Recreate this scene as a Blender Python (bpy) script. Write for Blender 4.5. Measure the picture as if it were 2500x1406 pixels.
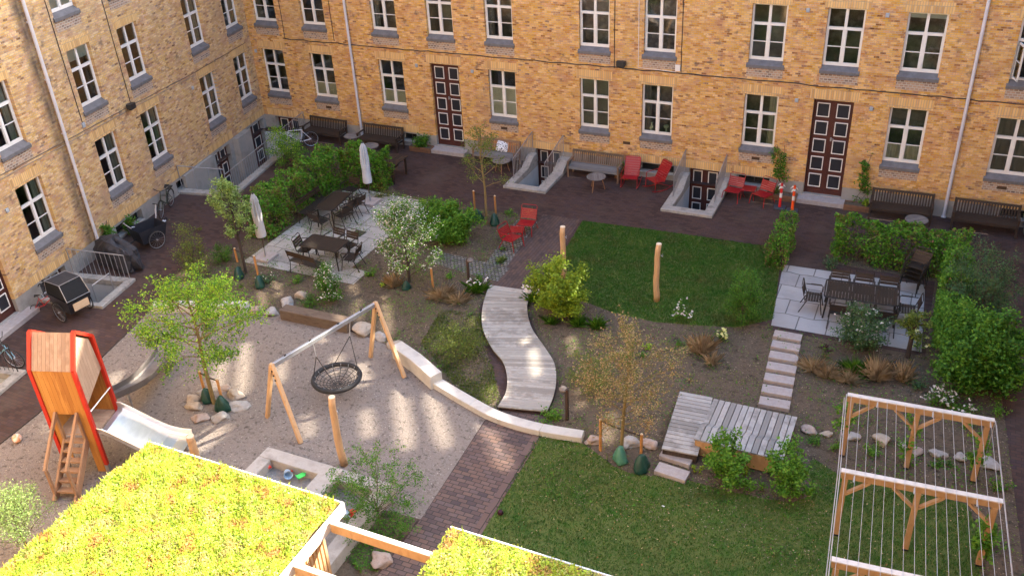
import bpy, bmesh, math, random
import numpy as np
from mathutils import Vector, Matrix, noise as mnoise
from mathutils.geometry import tessellate_polygon
PI = math.pi
for _o in list(bpy.data.objects): bpy.data.objects.remove(_o)
S = bpy.context.scene
C = S.collection

# ------------------------------------------------------------------ camera
YAW, PIT, ROL = -0.45942, 0.53330, -0.05671
CAM = np.array([7.61982, -31.11723, 14.35733])
FPX = 2246.6
_f = np.array([math.sin(YAW)*math.cos(PIT), math.cos(YAW)*math.cos(PIT), -math.sin(PIT)])
_r = np.cross(_f, [0, 0, 1]); _r /= np.linalg.norm(_r); _u = np.cross(_r, _f)
_r2 = _r*math.cos(ROL)+_u*math.sin(ROL); _u2 = -_r*math.sin(ROL)+_u*math.cos(ROL)
cd = bpy.data.cameras.new('camera'); cam = bpy.data.objects.new('camera', cd); C.objects.link(cam)
cam.matrix_world = Matrix(((_r2[0], _u2[0], -_f[0], CAM[0]), (_r2[1], _u2[1], -_f[1], CAM[1]),
                           (_r2[2], _u2[2], -_f[2], CAM[2]), (0, 0, 0, 1)))
cd.sensor_width = 36; cd.lens = 36*FPX/2500; cd.clip_end = 1000; cd.clip_start = 0.1
S.camera = cam

# ------------------------------------------------------------------ sky, sun, exposure
SUN_AZ = math.atan2(0.62, 0.78)          # clockwise from +Y, sun stands beyond the back wing, to the right
SUN_EL = math.radians(29.5)
w = bpy.data.worlds.new("World"); S.world = w; w.use_nodes = True
nt = w.node_tree; bg = nt.nodes['Background']
sky = nt.nodes.new('ShaderNodeTexSky'); sky.sky_type = 'NISHITA'; sky.sun_disc = False
sky.sun_elevation = SUN_EL; sky.sun_rotation = SUN_AZ; sky.dust_density = 2.0; sky.ozone_density = 1.0
nt.links.new(sky.outputs[0], bg.inputs[0]); bg.inputs[1].default_value = 0.15
sl = bpy.data.lights.new('sun', 'SUN'); sl.energy = 3.9; sl.angle = math.radians(0.53); sl.color = (1.0, 0.91, 0.78)
so = bpy.data.objects.new('sun', sl); C.objects.link(so)
sdir = Vector((math.sin(SUN_AZ)*math.cos(SUN_EL), math.cos(SUN_AZ)*math.cos(SUN_EL), math.sin(SUN_EL)))
so.rotation_euler = sdir.to_track_quat('Z', 'Y').to_euler(); so.location = (0, 20, 40)
S.view_settings.view_transform = 'Standard'; S.view_settings.look = 'None'
S.view_settings.exposure = 2.70; S.view_settings.gamma = 1.0
S.render.engine = 'CYCLES'
S.cycles.max_bounces = 6; S.cycles.diffuse_bounces = 4; S.cycles.transparent_max_bounces = 12
S.cycles.caustics_reflective = False; S.cycles.caustics_refractive = False

# ------------------------------------------------------------------ helpers that turn image pixels into scene points
def G(u, v, z=0.0):
    """point where the view ray through image pixel (u,v) meets the level z"""
    d = _f*FPX+_r2*(u-1250)-_u2*(v-703)
    t = (z-CAM[2])/d[2]; p = CAM+d*t
    return Vector((p[0], p[1], z))
def HT(b, t):
    """height of a vertical that stands at image pixel b and ends nearest image pixel t"""
    B = G(*b); best = (1e9, 1)
    for k in range(5, 500):
        h = k*.02; d = np.array([B.x, B.y, h])-CAM; z = d@_f
        e = math.hypot(1250+FPX*(d@_r2)/z-t[0], 703-FPX*(d@_u2)/z-t[1])
        if e < best[0]: best = (e, h)
    return best[1]
LX0, LTH = -19.7355, -0.18376
LROT = math.atan2(math.cos(LTH), math.sin(LTH))
def LW(s, d, z=0):
    """left wing: s along the wall, d outward from the window plane"""
    return Vector((LX0+s*math.sin(LTH)+d*math.cos(LTH), s*math.cos(LTH)-d*math.sin(LTH), z))

# ------------------------------------------------------------------ materials
MATS = {}
def _new(name):
    m = bpy.data.materials.new(name); m.use_nodes = True
    return m, m.node_tree, m.node_tree.nodes, m.node_tree.links, m.node_tree.nodes['Principled BSDF']
def ramp(N, cols):
    r = N.new('ShaderNodeValToRGB'); e = r.color_ramp.elements
    while len(e) < len(cols): e.new(0.5)
    for i, (p, c) in enumerate(cols):
        e[i].position = p; e[i].color = (*c, 1)
    return r
def pm(name, c1, c2=None, scale=4.0, rough=.7, bump=0.0, metal=0.0, island=0.0, stretch=(1, 1, 1), spec=.4, detail=5, bscale=None, c3=None):
    """two or three tone procedural surface; island = how much separate pieces differ"""
    if name in MATS: return MATS[name]
    m, T, N, L, B = _new(name)
    c2 = c2 or tuple(x*.8 for x in c1)
    tc = N.new('ShaderNodeTexCoord'); mp = N.new('ShaderNodeMapping'); mp.inputs['Scale'].default_value = stretch
    L.new(tc.outputs['Object'], mp.inputs[0])
    no = N.new('ShaderNodeTexNoise'); no.inputs['Scale'].default_value = scale; no.inputs['Detail'].default_value = detail
    no.inputs['Roughness'].default_value = .65
    L.new(mp.outputs[0], no.inputs['Vector'])
    fac = no.outputs[0]
    if island:
        g = N.new('ShaderNodeNewGeometry')
        a = N.new('ShaderNodeMath'); a.operation = 'MULTIPLY_ADD'
        L.new(g.outputs['Random Per Island'], a.inputs[0]); a.inputs[1].default_value = island; L.new(fac, a.inputs[2])
        b = N.new('ShaderNodeMath'); b.operation = 'SUBTRACT'; L.new(a.outputs[0], b.inputs[0]); b.inputs[1].default_value = island/2
        fac = b.outputs[0]
    cols = [(.32, c1), (.68, c2)] if c3 is None else [(.3, c1), (.5, c2), (.7, c3)]
    r = ramp(N, cols); L.new(fac, r.inputs[0]); L.new(r.outputs[0], B.inputs['Base Color'])
    B.inputs['Roughness'].default_value = rough; B.inputs['Metallic'].default_value = metal
    B.inputs['Specular IOR Level'].default_value = spec
    if bump:
        n2 = N.new('ShaderNodeTexNoise'); n2.inputs['Scale'].default_value = bscale or scale*6; n2.inputs['Detail'].default_value = 4
        L.new(mp.outputs[0], n2.inputs['Vector'])
        bp = N.new('ShaderNodeBump'); bp.inputs['Strength'].default_value = bump; bp.inputs['Distance'].default_value = .03
        L.new(n2.outputs[0], bp.inputs['Height']); L.new(bp.outputs[0], B.inputs['Normal'])
    MATS[name] = m; return m
def leafm(name, cols, trans=.35, scale=2.2, rough=.55, isl=.55, gain=1.35):
    """leaf surface: each leaf its own tone, clumps of tone through the crown"""
    if name in MATS: return MATS[name]
    m, T, N, L, B = _new(name)
    tc = N.new('ShaderNodeTexCoord'); no = N.new('ShaderNodeTexNoise'); no.inputs['Scale'].default_value = scale; no.inputs['Detail'].default_value = 2
    L.new(tc.outputs['Object'], no.inputs['Vector'])
    g = N.new('ShaderNodeNewGeometry')
    a = N.new('ShaderNodeMath'); a.operation = 'MULTIPLY_ADD'; L.new(g.outputs['Random Per Island'], a.inputs[0]); a.inputs[1].default_value = isl
    b = N.new('ShaderNodeMath'); b.operation = 'SUBTRACT'; b.inputs[1].default_value = isl/2
    gn = N.new('ShaderNodeMath'); gn.operation = 'MULTIPLY_ADD'; L.new(no.outputs[0], gn.inputs[0]); gn.inputs[1].default_value = gain; gn.inputs[2].default_value = .5-.5*gain; L.new(gn.outputs[0], b.inputs[0])
    L.new(b.outputs[0], a.inputs[2])
    n = len(cols); r = ramp(N, [(.22+.56*i/(n-1), c) for i, c in enumerate(cols)])
    L.new(a.outputs[0], r.inputs[0]); L.new(r.outputs[0], B.inputs['Base Color'])
    B.inputs['Roughness'].default_value = rough; B.inputs['Specular IOR Level'].default_value = .3
    tr = N.new('ShaderNodeBsdfTranslucent'); L.new(r.outputs[0], tr.inputs[0])
    mx = N.new('ShaderNodeMixShader'); mx.inputs[0].default_value = trans
    L.new(B.outputs[0], mx.inputs[1]); L.new(tr.outputs[0], mx.inputs[2]); L.new(mx.outputs[0], N['Material Output'].inputs[0])
    MATS[name] = m; return m
def brickm(name, bw, bh, cols, mortar, ax='XZ', mw=.01, rough=.85, bump=.35, cluster=.55, cscale=.45, offs=.5, inner=.12, rot=0, dirt=None, soot=None, streak=None, vary=0.0):
    """bricks laid in courses, every brick its own tone, tones drifting in clusters over the surface"""
    if name in MATS: return MATS[name]
    m, T, N, L, B = _new(name)
    def M(op, a, b=None, c=None):
        n = N.new('ShaderNodeMath'); n.operation = op
        for i, x in enumerate((a, b, c)):
            if x is None: continue
            if isinstance(x, (int, float)): n.inputs[i].default_value = x
            else: L.new(x, n.inputs[i])
        return n.outputs[0]
    tc = N.new('ShaderNodeTexCoord'); mp = N.new('ShaderNodeMapping'); mp.inputs['Rotation'].default_value = (0, 0, rot)
    L.new(tc.outputs['Object'], mp.inputs[0])
    sp = N.new('ShaderNodeSeparateXYZ'); L.new(mp.outputs[0], sp.inputs[0])
    U = sp.outputs[ax[0]]; V = sp.outputs[ax[1]]
    # slight waviness of hand laid courses
    wn = N.new('ShaderNodeTexNoise'); wn.inputs['Scale'].default_value = 1.3; L.new(tc.outputs['Object'], wn.inputs['Vector'])
    V = M('ADD', V, M('MULTIPLY', M('SUBTRACT', wn.outputs[0], .5), bh*.35))
    v = M('DIVIDE', V, bh); row = M('FLOOR', v)
    u = M('ADD', M('DIVIDE', U, bw), M('MULTIPLY', M('FLOORED_MODULO', row, 2), offs)); col = M('FLOOR', u)
    fu = M('FRACT', u); fv = M('FRACT', v)
    e1 = M('MINIMUM', M('MINIMUM', fu, M('SUBTRACT', 1, fu)), 9); e2 = M('MINIMUM', fv, M('SUBTRACT', 1, fv))
    mm = M('MINIMUM', M('MULTIPLY', e1, bw), M('MULTIPLY', e2, bh))
    mask = N.new('ShaderNodeMapRange'); mask.inputs[1].default_value = mw*.3; mask.inputs[2].default_value = mw*.9; L.new(mm, mask.inputs[0])
    cb = N.new('ShaderNodeCombineXYZ'); L.new(col, cb.inputs[0]); L.new(row, cb.inputs[1])
    wh = N.new('ShaderNodeTexWhiteNoise'); wh.noise_dimensions = '2D'; L.new(cb.outputs[0], wh.inputs['Vector'])
    n1 = N.new('ShaderNodeTexNoise'); n1.inputs['Scale'].default_value = cscale; n1.inputs['Detail'].default_value = 6; n1.inputs['Roughness'].default_value = .6
    L.new(tc.outputs['Object'], n1.inputs['Vector'])
    n2 = N.new('ShaderNodeTexNoise'); n2.inputs['Scale'].default_value = 28; n2.inputs['Detail'].default_value = 4
    L.new(tc.outputs['Object'], n2.inputs['Vector'])
    f = M('ADD', M('MULTIPLY', wh.outputs[0], 1-cluster), M('MULTIPLY', M('SUBTRACT', M('MULTIPLY', n1.outputs[0], 2.2), .6), cluster))
    f = M('ADD', f, M('MULTIPLY', M('SUBTRACT', n2.outputs[0], .5), inner))
    r = ramp(N, cols); L.new(f, r.inputs[0])
    mx = N.new('ShaderNodeMix'); mx.data_type = 'RGBA'; L.new(mask.outputs[0], mx.inputs['Factor'])
    mx.inputs['A'].default_value = (*mortar, 1); L.new(r.outputs[0], mx.inputs['B'])
    wb = N.new('ShaderNodeTexWhiteNoise'); wb.noise_dimensions = '3D'; cb2 = N.new('ShaderNodeCombineXYZ'); L.new(col, cb2.inputs[0]); L.new(row, cb2.inputs[1]); cb2.inputs[2].default_value = 7.3; L.new(cb2.outputs[0], wb.inputs['Vector'])
    bc = N.new('ShaderNodeBrightContrast'); L.new(mx.outputs['Result'], bc.inputs['Color']); L.new(M('MULTIPLY', M('SUBTRACT', wb.outputs[0], .5), vary), bc.inputs['Bright']); L.new(M('MULTIPLY', M('SUBTRACT', n2.outputs[0], .5), vary*2), bc.inputs['Contrast'])
    out = bc.outputs[0]
    if dirt:
        n3 = N.new('ShaderNodeTexNoise'); n3.inputs['Scale'].default_value = dirt[1]; n3.inputs['Detail'].default_value = 8
        L.new(tc.outputs['Object'], n3.inputs['Vector'])
        rr = N.new('ShaderNodeMapRange'); rr.inputs[1].default_value = .52; rr.inputs[2].default_value = .72; rr.inputs[4].default_value = dirt[2]
        L.new(n3.outputs[0], rr.inputs[0])
        m3 = N.new('ShaderNodeMix'); m3.data_type = 'RGBA'; L.new(rr.outputs[0], m3.inputs['Factor']); L.new(out, m3.inputs['A']); m3.inputs['B'].default_value = (*dirt[0], 1)
        out = m3.outputs['Result']
    for sc_, lo_, hi_, am_, col_ in (soot or ()):
        n4 = N.new('ShaderNodeTexNoise'); n4.inputs['Scale'].default_value = sc_; n4.inputs['Detail'].default_value = 9; n4.inputs['Roughness'].default_value = .62
        L.new(tc.outputs['Object'], n4.inputs['Vector'])
        r4 = N.new('ShaderNodeMapRange'); r4.inputs[1].default_value = lo_; r4.inputs[2].default_value = hi_; r4.inputs[4].default_value = am_; L.new(n4.outputs[0], r4.inputs[0])
        m4 = N.new('ShaderNodeMix'); m4.data_type = 'RGBA'; L.new(r4.outputs[0], m4.inputs['Factor']); L.new(out, m4.inputs['A']); m4.inputs['B'].default_value = (*col_, 1); out = m4.outputs['Result']
    if streak is not None:      # old leak stain running down beside the downpipe
        dd = M('ABSOLUTE', M('ADD', sp.outputs['X'], -streak)); mk = M('MULTIPLY', M('MAXIMUM', M('SUBTRACT', 1, M('MULTIPLY', dd, 2.6)), 0), M('MULTIPLY', n1.outputs[0], 1.5))
        m5 = N.new('ShaderNodeMix'); m5.data_type = 'RGBA'; L.new(mk, m5.inputs['Factor']); L.new(out, m5.inputs['A']); m5.inputs['B'].default_value = (.05, .04, .035, 1); out = m5.outputs['Result']
    L.new(out, B.inputs['Base Color']); B.inputs['Roughness'].default_value = rough; B.inputs['Specular IOR Level'].default_value = .25
    bp = N.new('ShaderNodeBump'); bp.inputs['Strength'].default_value = bump; bp.inputs['Distance'].default_value = .012
    hh = M('ADD', mask.outputs[0], M('MULTIPLY', n2.outputs[0], .5)); L.new(hh, bp.inputs['Height']); L.new(bp.outputs[0], B.inputs['Normal'])
    MATS[name] = m; return m
def plain(name, c, rough=.5, metal=0.0, spec=.4):
    return pm(name, c, tuple(x*.86 for x in c), 9, rough, 0, metal, spec=spec)

BR = [(0.0, (.12, .062, .045)), (.09, (.28, .14, .075)), (.19, (.47, .24, .09)), (.34, (.59, .335, .095)), (.50, (.67, .40, .12)), (.64, (.61, .345, .095)), (.78, (.52, .24, .095)), (.9, (.72, .47, .18)), (1.0, (.42, .23, .13))]
BRL = [(0.0, (.12, .075, .055)), (.09, (.28, .165, .10)), (.19, (.45, .265, .125)), (.34, (.57, .36, .145)), (.50, (.66, .44, .18)), (.64, (.60, .385, .15)), (.78, (.50, .26, .13)), (.9, (.68, .51, .26)), (1.0, (.42, .27, .18))]
M_brick = brickm('yellow_brick', .175, .068, BR, (.42, .33, .22), cluster=.2, cscale=1.6, mw=.010, dirt=((.36, .16, .095), 2.1, .55), inner=.45, vary=.12, soot=((.33, .52, .72, .4, (.34, .25, .16)), (3.5, .60, .70, .75, (.17, .12, .09))))
M_brickL = brickm('yellow_brick_pale', .175, .068, BRL, (.38, .32, .24), cluster=.2, cscale=1.6, mw=.010, dirt=((.34, .18, .13), 1.9, .6), inner=.45, vary=.12, soot=((.33, .50, .70, .45, (.34, .27, .18)), (3.2, .59, .70, .75, (.16, .12, .09))), streak=-12.62)
SO = [(0, (.40, .23, .10)), (.35, (.62, .38, .14)), (.7, (.70, .46, .19)), (1, (.52, .30, .14))]
M_sold = brickm('soldier_brick', .077, .46, SO, (.36, .29, .2), cluster=.3, mw=.012, offs=0)
HD = [(0, (.10, .07, .06)), (.35, (.28, .19, .14)), (.7, (.42, .28, .18)), (1, (.34, .2, .14))]
M_head = brickm('header_brick', .13, .077, HD, (.42, .38, .32), cluster=.3, mw=.02)
M_conc = pm('grey_render', (0.216, 0.209, 0.191), (0.302, 0.288, 0.266), 1.6, .9, .25, c3=(0.259, 0.252, 0.238))
M_rim = pm('rough_concrete', (0.255, 0.238, 0.212), (0.357, 0.340, 0.306), 3, .9, .5, c3=(0.187, 0.178, 0.162))
M_lining = pm('well_render', (.38, .41, .43), (.5, .52, .52), 1.2, .9, .2)
M_white = pm('white_paint', (0.725, 0.707, 0.670), (0.651, 0.632, 0.586), 3, .45)
M_sill = pm('slate_sill', (.105, .10, .103), (.155, .15, .153), 5, .7, .1)
M_door = pm('oxblood_paint', (0.060, 0.018, 0.014), (0.080, 0.026, 0.020), 2, .45)
M_dark = pm('dark_panel', (.018, .020, .026), (.026, .028, .036), 3, .35)
M_black = pm('black_metal', (.018, .018, .018), (.03, .03, .03), 6, .5)
M_rubber = pm('black_rubber', (.02, .02, .02), (.035, .035, .035), 8, .8)
M_galv = pm('galvanised_steel', (0.315, 0.330, 0.352), (0.413, 0.420, 0.443), 6, .42, metal=.6)
M_pipe = pm('zinc_pipe', (.52, .515, .55), (.60, .60, .63), 3, .55, metal=.1)
M_steel = pm('brushed_steel', (.72, .73, .74), (.62, .63, .65), 3, .28, metal=.85, stretch=(1, 1, 6))
M_room = pm('room_wall', (.42, .39, .33), (.08, .07, .06), .9, .9, c3=(.22, .20, .17))  # dark blotches put the shading inside the room into its wall colour
M_blind = pm('frosted_film', (.46, .50, .42), (.52, .56, .48), 2, .7)
M_curt = pm('curtain_cloth', (.30, .33, .26), (.52, .52, .42), 14, .9, stretch=(1, 1, .05))
M_gblind = pm('grey_blind', (.16, .16, .14), (.20, .20, .18), 3, .9)
PV = [(0, (.030, .019, .019)), (.3, (.056, .032, .027)), (.55, (.080, .046, .037)), (.75, (.062, .039, .041)), (1, (.115, .064, .048))]
M_pav = brickm('clinker_paving', .22, .11, PV, (.040, .032, .028), ax='XY', mw=.012, cluster=.45, cscale=.8, bump=.3, rough=.75, dirt=((.13, .105, .08), .5, .35))
PP = [(0, (.055, .046, .054)), (.25, (.108, .073, .066)), (.5, (.165, .104, .080)), (.75, (.125, .090, .085)), (1, (.22, .135, .095))]
M_path = brickm('clinker_path', .22, .115, PP, (.05, .043, .038), ax='XY', mw=.016, cluster=.3, cscale=.8, bump=.45, rough=.75)
M_path2 = brickm('clinker_path_dark', .22, .11, [(p, tuple(x*.72 for x in c)) for p, c in PP], (.045, .035, .032), ax='YX', mw=.012, cluster=.35, cscale=.8, bump=.3, rough=.75)
FL = [(0, (.25, .235, .215)), (.35, (.34, .325, .295)), (.7, (.40, .385, .35)), (1, (.31, .29, .26))]
M_flag = brickm('concrete_flags', .8, .8, FL, (.12, .11, .10), ax='XY', mw=.024, cluster=.45, cscale=1.1, bump=.3, offs=.5, inner=.35, dirt=((.22, .21, .18), .9, .5))
M_flag2 = brickm('concrete_flags_cool', .8, .8, [(p, (c[0]*.95, c[1]*.97, c[2]*1.05)) for p, c in FL], (.12, .11, .105), ax='XY', mw=.024, cluster=.45, cscale=1.1, bump=.3, offs=.5, inner=.35, dirt=((.2, .2, .19), .8, .5))
CB = [(0, (.09, .088, .085)), (.4, (.17, .165, .155)), (.75, (.25, .24, .22)), (1, (.2, .17, .15))]
M_cob = brickm('granite_setts', .13, .11, CB, (0.060, 0.056, 0.044), ax='XY', mw=.03, cluster=.3, cscale=2, bump=.9, offs=.45)
M_gravel = pm('playground_gravel', (.060, .049, .041), (.25, .213, .183), 8, .95, 1.0, c3=(.158, .132, .112), bscale=30, detail=15)  # dark mottling in the colour stands for shade in dents and footprints
M_sand = pm('pit_sand', (0.184, 0.172, 0.156), (0.288, 0.268, 0.240), 9, .95, .8, bscale=40, detail=9)
M_soil = pm('bed_soil', (0.024, 0.018, 0.011), (0.124, 0.092, 0.062), 5, .95, 1.0, c3=(0.062, 0.046, 0.030), bscale=26, detail=15)
M_grass = pm('lawn_turf', (.026, .10, .005), (.13, .16, .035), 1.3, .9, 1.0, c3=(.05, .14, .010), bscale=110, detail=10)
M_deck = pm('silver_decking', (.245, .225, .195), (.395, .37, .33), 3, .75, .15, island=.6, c3=(.32, .30, .265))
M_deckc = pm('silver_decking_warm', (.225, .215, .20), (.385, .37, .35), 3, .75, .15, island=.7, c3=(.30, .29, .275))
M_larch = pm('oiled_larch', (0.344, 0.139, 0.029), (0.508, 0.246, 0.061), 2.5, .55, .1, island=.6, stretch=(3, 3, .5), c3=(0.426, 0.189, 0.041))
M_larchg = pm('weathered_larch', (0.306, 0.204, 0.140), (0.425, 0.297, 0.212), 3, .7, .1, island=.5, stretch=(3, 3, .5), c3=(0.357, 0.246, 0.170))
M_red = pm('red_paint', (0.480, 0.028, 0.012), (0.416, 0.022, 0.011), 3, .45)
M_redm = pm('red_metal', (.24, .007, .011), (.30, .012, .016), 5, .4)
M_post = pm('pine_post', (0.416, 0.240, 0.112), (0.528, 0.336, 0.176), 3, .65, .15, stretch=(6, 6, .6), c3=(0.464, 0.280, 0.136))
M_posttop = pm('pine_endgrain', (.62, .50, .34), (.70, .58, .42), 10, .8)
M_stake = pm('stake_wood', (0.400, 0.176, 0.048), (0.496, 0.256, 0.088), 5, .7, stretch=(4, 4, 1))
M_perg = pm('pergola_oak', (0.328, 0.180, 0.078), (0.451, 0.279, 0.139), 2.2, .65, .1, island=.35, stretch=(2, 2, 1), c3=(0.385, 0.221, 0.098))
M_pergtop = pm('bleached_oak', (.52, .47, .41), (.66, .61, .55), 3, .8, .1, c3=(.58, .53, .47))
M_bench = pm('dark_bench_wood', (0.026, 0.016, 0.011), (0.046, 0.030, 0.021), 4, .65, .1, island=.5, c3=(0.035, 0.022, 0.015))
M_bench2 = pm('worn_bench_wood', (0.093, 0.064, 0.043), (0.170, 0.111, 0.072), 4, .65, .1, island=.5, c3=(0.187, 0.128, 0.089))
M_benchgrey = pm('silvered_teak', (0.111, 0.111, 0.115), (0.187, 0.187, 0.187), 5, .75, .1, island=.5, stretch=(1, 6, 6))
M_benchor = pm('orange_teak', (.36, .17, .07), (.22, .13, .08), 4, .65, .1, island=.8)
M_ttop = pm('round_table_slats', (.15, .135, .125), (.22, .20, .185), 5, .75, .1, island=.5)
M_tleg = pm('teak_leg', (.30, .15, .07), (.20, .11, .06), 4, .6)
M_mesa = pm('brown_powdercoat', (0.016, 0.012, 0.010), (0.023, 0.018, 0.014), 5, .5, island=.25)
M_mesab = pm('russet_powdercoat', (0.038, 0.022, 0.014), (0.029, 0.018, 0.012), 5, .55, island=.3)
M_plant = pm('planter_wood', (.20, .10, .055), (.13, .07, .04), 4, .75, .1, island=.4)
M_timber = pm('oak_sleeper', (0.064, 0.041, 0.027), (0.143, 0.105, 0.075), 2, .8, .25, stretch=(1, 5, 5), c3=(0.098, 0.066, 0.045))
M_timbert = pm('sleeper_top', (.25, .23, .20), (.40, .37, .33), 2.5, .85, .25, c3=(.32, .295, .26))
M_curb = pm('pale_concrete', (0.399, 0.380, 0.342), (0.532, 0.513, 0.465), 2.2, .85, .3, c3=(0.465, 0.446, 0.408))
M_slab = pm('pinkish_slab', (0.317, 0.277, 0.264), (0.405, 0.365, 0.343), 9, .85, .3, detail=8)
M_slabside = pm('slab_side', (.26, .19, .14), (.34, .25, .18), 7, .85, .2)
M_stone1 = pm('pink_granite', (0.240, 0.172, 0.140), (0.400, 0.320, 0.272), 7, .85, .5, c3=(0.304, 0.256, 0.224), detail=8)
M_stone2 = pm('grey_granite', (0.216, 0.208, 0.192), (0.384, 0.368, 0.344), 6, .85, .5, c3=(0.296, 0.272, 0.248), detail=8)
M_stone3 = pm('tan_granite', (0.272, 0.216, 0.160), (0.432, 0.368, 0.288), 6, .85, .5, c3=(0.336, 0.280, 0.224), detail=8)
M_canvas = pm('parasol_canvas', (.36, .40, .46), (.48, .52, .57), 3, .85)
M_canvas2 = pm('parasol_canvas_cream', (.42, .41, .40), (.54, .53, .52), 3, .85)
M_bag = pm('green_watering_bag', (0.008, 0.040, 0.028), (0.016, 0.068, 0.048), 6, .42, .3, bscale=14)
M_tarp = pm('dark_tarp', (.022, .023, .028), (.038, .039, .046), 4, .55, .5, bscale=9)
M_bark = pm('bark', (0.080, 0.056, 0.036), (0.160, 0.120, 0.080), 12, .9, .4, stretch=(1, 1, .3))
M_barky = pm('mossy_bark', (0.160, 0.112, 0.040), (0.256, 0.200, 0.088), 12, .9, .4, stretch=(1, 1, .3))
M_barkd = pm('dark_bark', (.035, .026, .02), (.07, .05, .04), 12, .9, .4, stretch=(1, 1, .3))
M_barkp = pm('pale_bark', (.42, .38, .30), (.55, .50, .42), 8, .9, .4, stretch=(1, 1, .3))
M_wire = pm('steel_wire', (.50, .52, .54), (.62, .64, .66), 3, .35, metal=.5)
M_sedbase = pm('sedum_substrate', (.20, .22, .035), (.34, .30, .08), 9, .95, .8, c3=(.26, .27, .05), bscale=60)
LG1 = leafm('leaf_fresh_green', [(.055, .16, .010), (.10, .26, .018), (.19, .38, .035), (.07, .19, .013)])
LG2 = leafm('leaf_mid_green', [(.03, .11, .009), (.065, .19, .014), (.13, .30, .025), (.04, .125, .011)])
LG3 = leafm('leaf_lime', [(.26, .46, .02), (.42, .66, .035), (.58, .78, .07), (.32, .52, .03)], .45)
LG4 = leafm('leaf_olive', [(.07, .12, .016), (.13, .19, .025), (.21, .26, .04), (.085, .13, .018)])
LG5 = leafm('leaf_beech', [(.045, .15, .009), (.085, .26, .015), (.17, .39, .03), (.065, .19, .012), (.19, .17, .045)])
LG6 = leafm('leaf_copper', [(.20, .09, .045), (.28, .14, .08), (.10, .15, .03), (.34, .19, .12)])
LG7 = leafm('leaf_bronze', [(.26, .15, .05), (.42, .27, .11), (.55, .40, .20), (.20, .16, .05)], .4)
LG8 = leafm('leaf_bluegreen', [(0.036, 0.090, 0.032), (0.063, 0.144, 0.045), (0.126, 0.225, 0.081), (0.045, 0.108, 0.036)])
LG9 = leafm('leaf_yellowgreen', [(.12, .20, .010), (.21, .31, .016), (.34, .44, .03), (.14, .22, .012)])
LG10 = leafm('leaf_pale', [(.13, .23, .045), (.22, .34, .08), (.35, .47, .14), (.16, .26, .06)])
M_petal = leafm('white_petal', [(.62, .58, .50), (.80, .78, .72), (.75, .62, .55), (.85, .84, .8)], .3)
M_petaly = leafm('yellow_petal', [(.70, .66, .12), (.80, .78, .30), (.85, .82, .45)], .3)
M_petald = leafm('dark_petal', [(.03, .008, .012), (.05, .012, .02)], .1)
M_straw = leafm('dry_straw', [(.50, .36, .20), (.68, .52, .32), (.82, .68, .46), (.58, .42, .25)], .5)
M_sedum = leafm('sedum', [(.52, .30, .10), (.53, .54, .09), (.36, .52, .035), (.53, .64, .08), (.32, .50, .035), (.58, .62, .19), (.55, .46, .15)], .3, 2.6, isl=.38, gain=1.8)
M_blade = leafm('grass_blade', [(.10, .125, .022), (.048, .16, .008), (.032, .135, .006), (.062, .20, .010), (.045, .165, .007), (.11, .19, .022)], .3, 1.1, isl=.35, gain=1.6)
def glassm(name, tint=(1, 1, 1), refl=1.0):
    m, T, N, L, B = _new(name); N.remove(B)
    t = N.new('ShaderNodeBsdfTransparent'); t.inputs[0].default_value = (*tint, 1)
    g = N.new('ShaderNodeBsdfGlossy'); g.inputs['Roughness'].default_value = .03; g.inputs[0].default_value = (.9, .93, .95, 1)
    lw = N.new('ShaderNodeFresnel'); lw.inputs[0].default_value = 1.6
    mu = N.new('ShaderNodeMath'); mu.operation = 'MULTIPLY'; mu.inputs[1].default_value = refl; L.new(lw.outputs[0], mu.inputs[0])
    mx = N.new('ShaderNodeMixShader'); L.new(mu.outputs[0], mx.inputs[0]); L.new(t.outputs[0], mx.inputs[1]); L.new(g.outputs[0], mx.inputs[2])
    L.new(mx.outputs[0], N['Material Output'].inputs[0]); MATS[name] = m; return m
M_rooms = [M_room, pm('room_light', (.62, .56, .46), (.18, .16, .13), .8, .9, c3=(.38, .34, .28)), pm('room_dim', (.16, .15, .14), (.04, .04, .04), .8, .9), pm('room_green', (.26, .30, .22), (.05, .06, .05), .8, .9)]  # further wall tones with interior shading mottled into them the same way
M_stair = pm('stair_wood', (.22, .12, .065), (.34, .20, .11), 3, .7, .1, island=.5)
M_glass = glassm('window_glass', (.80, .85, .83), 2.2)
M_tint = glassm('port_filter', (.80, .78, .74), .3)  # pane added only to weaken the sun in the added wall openings

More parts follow.
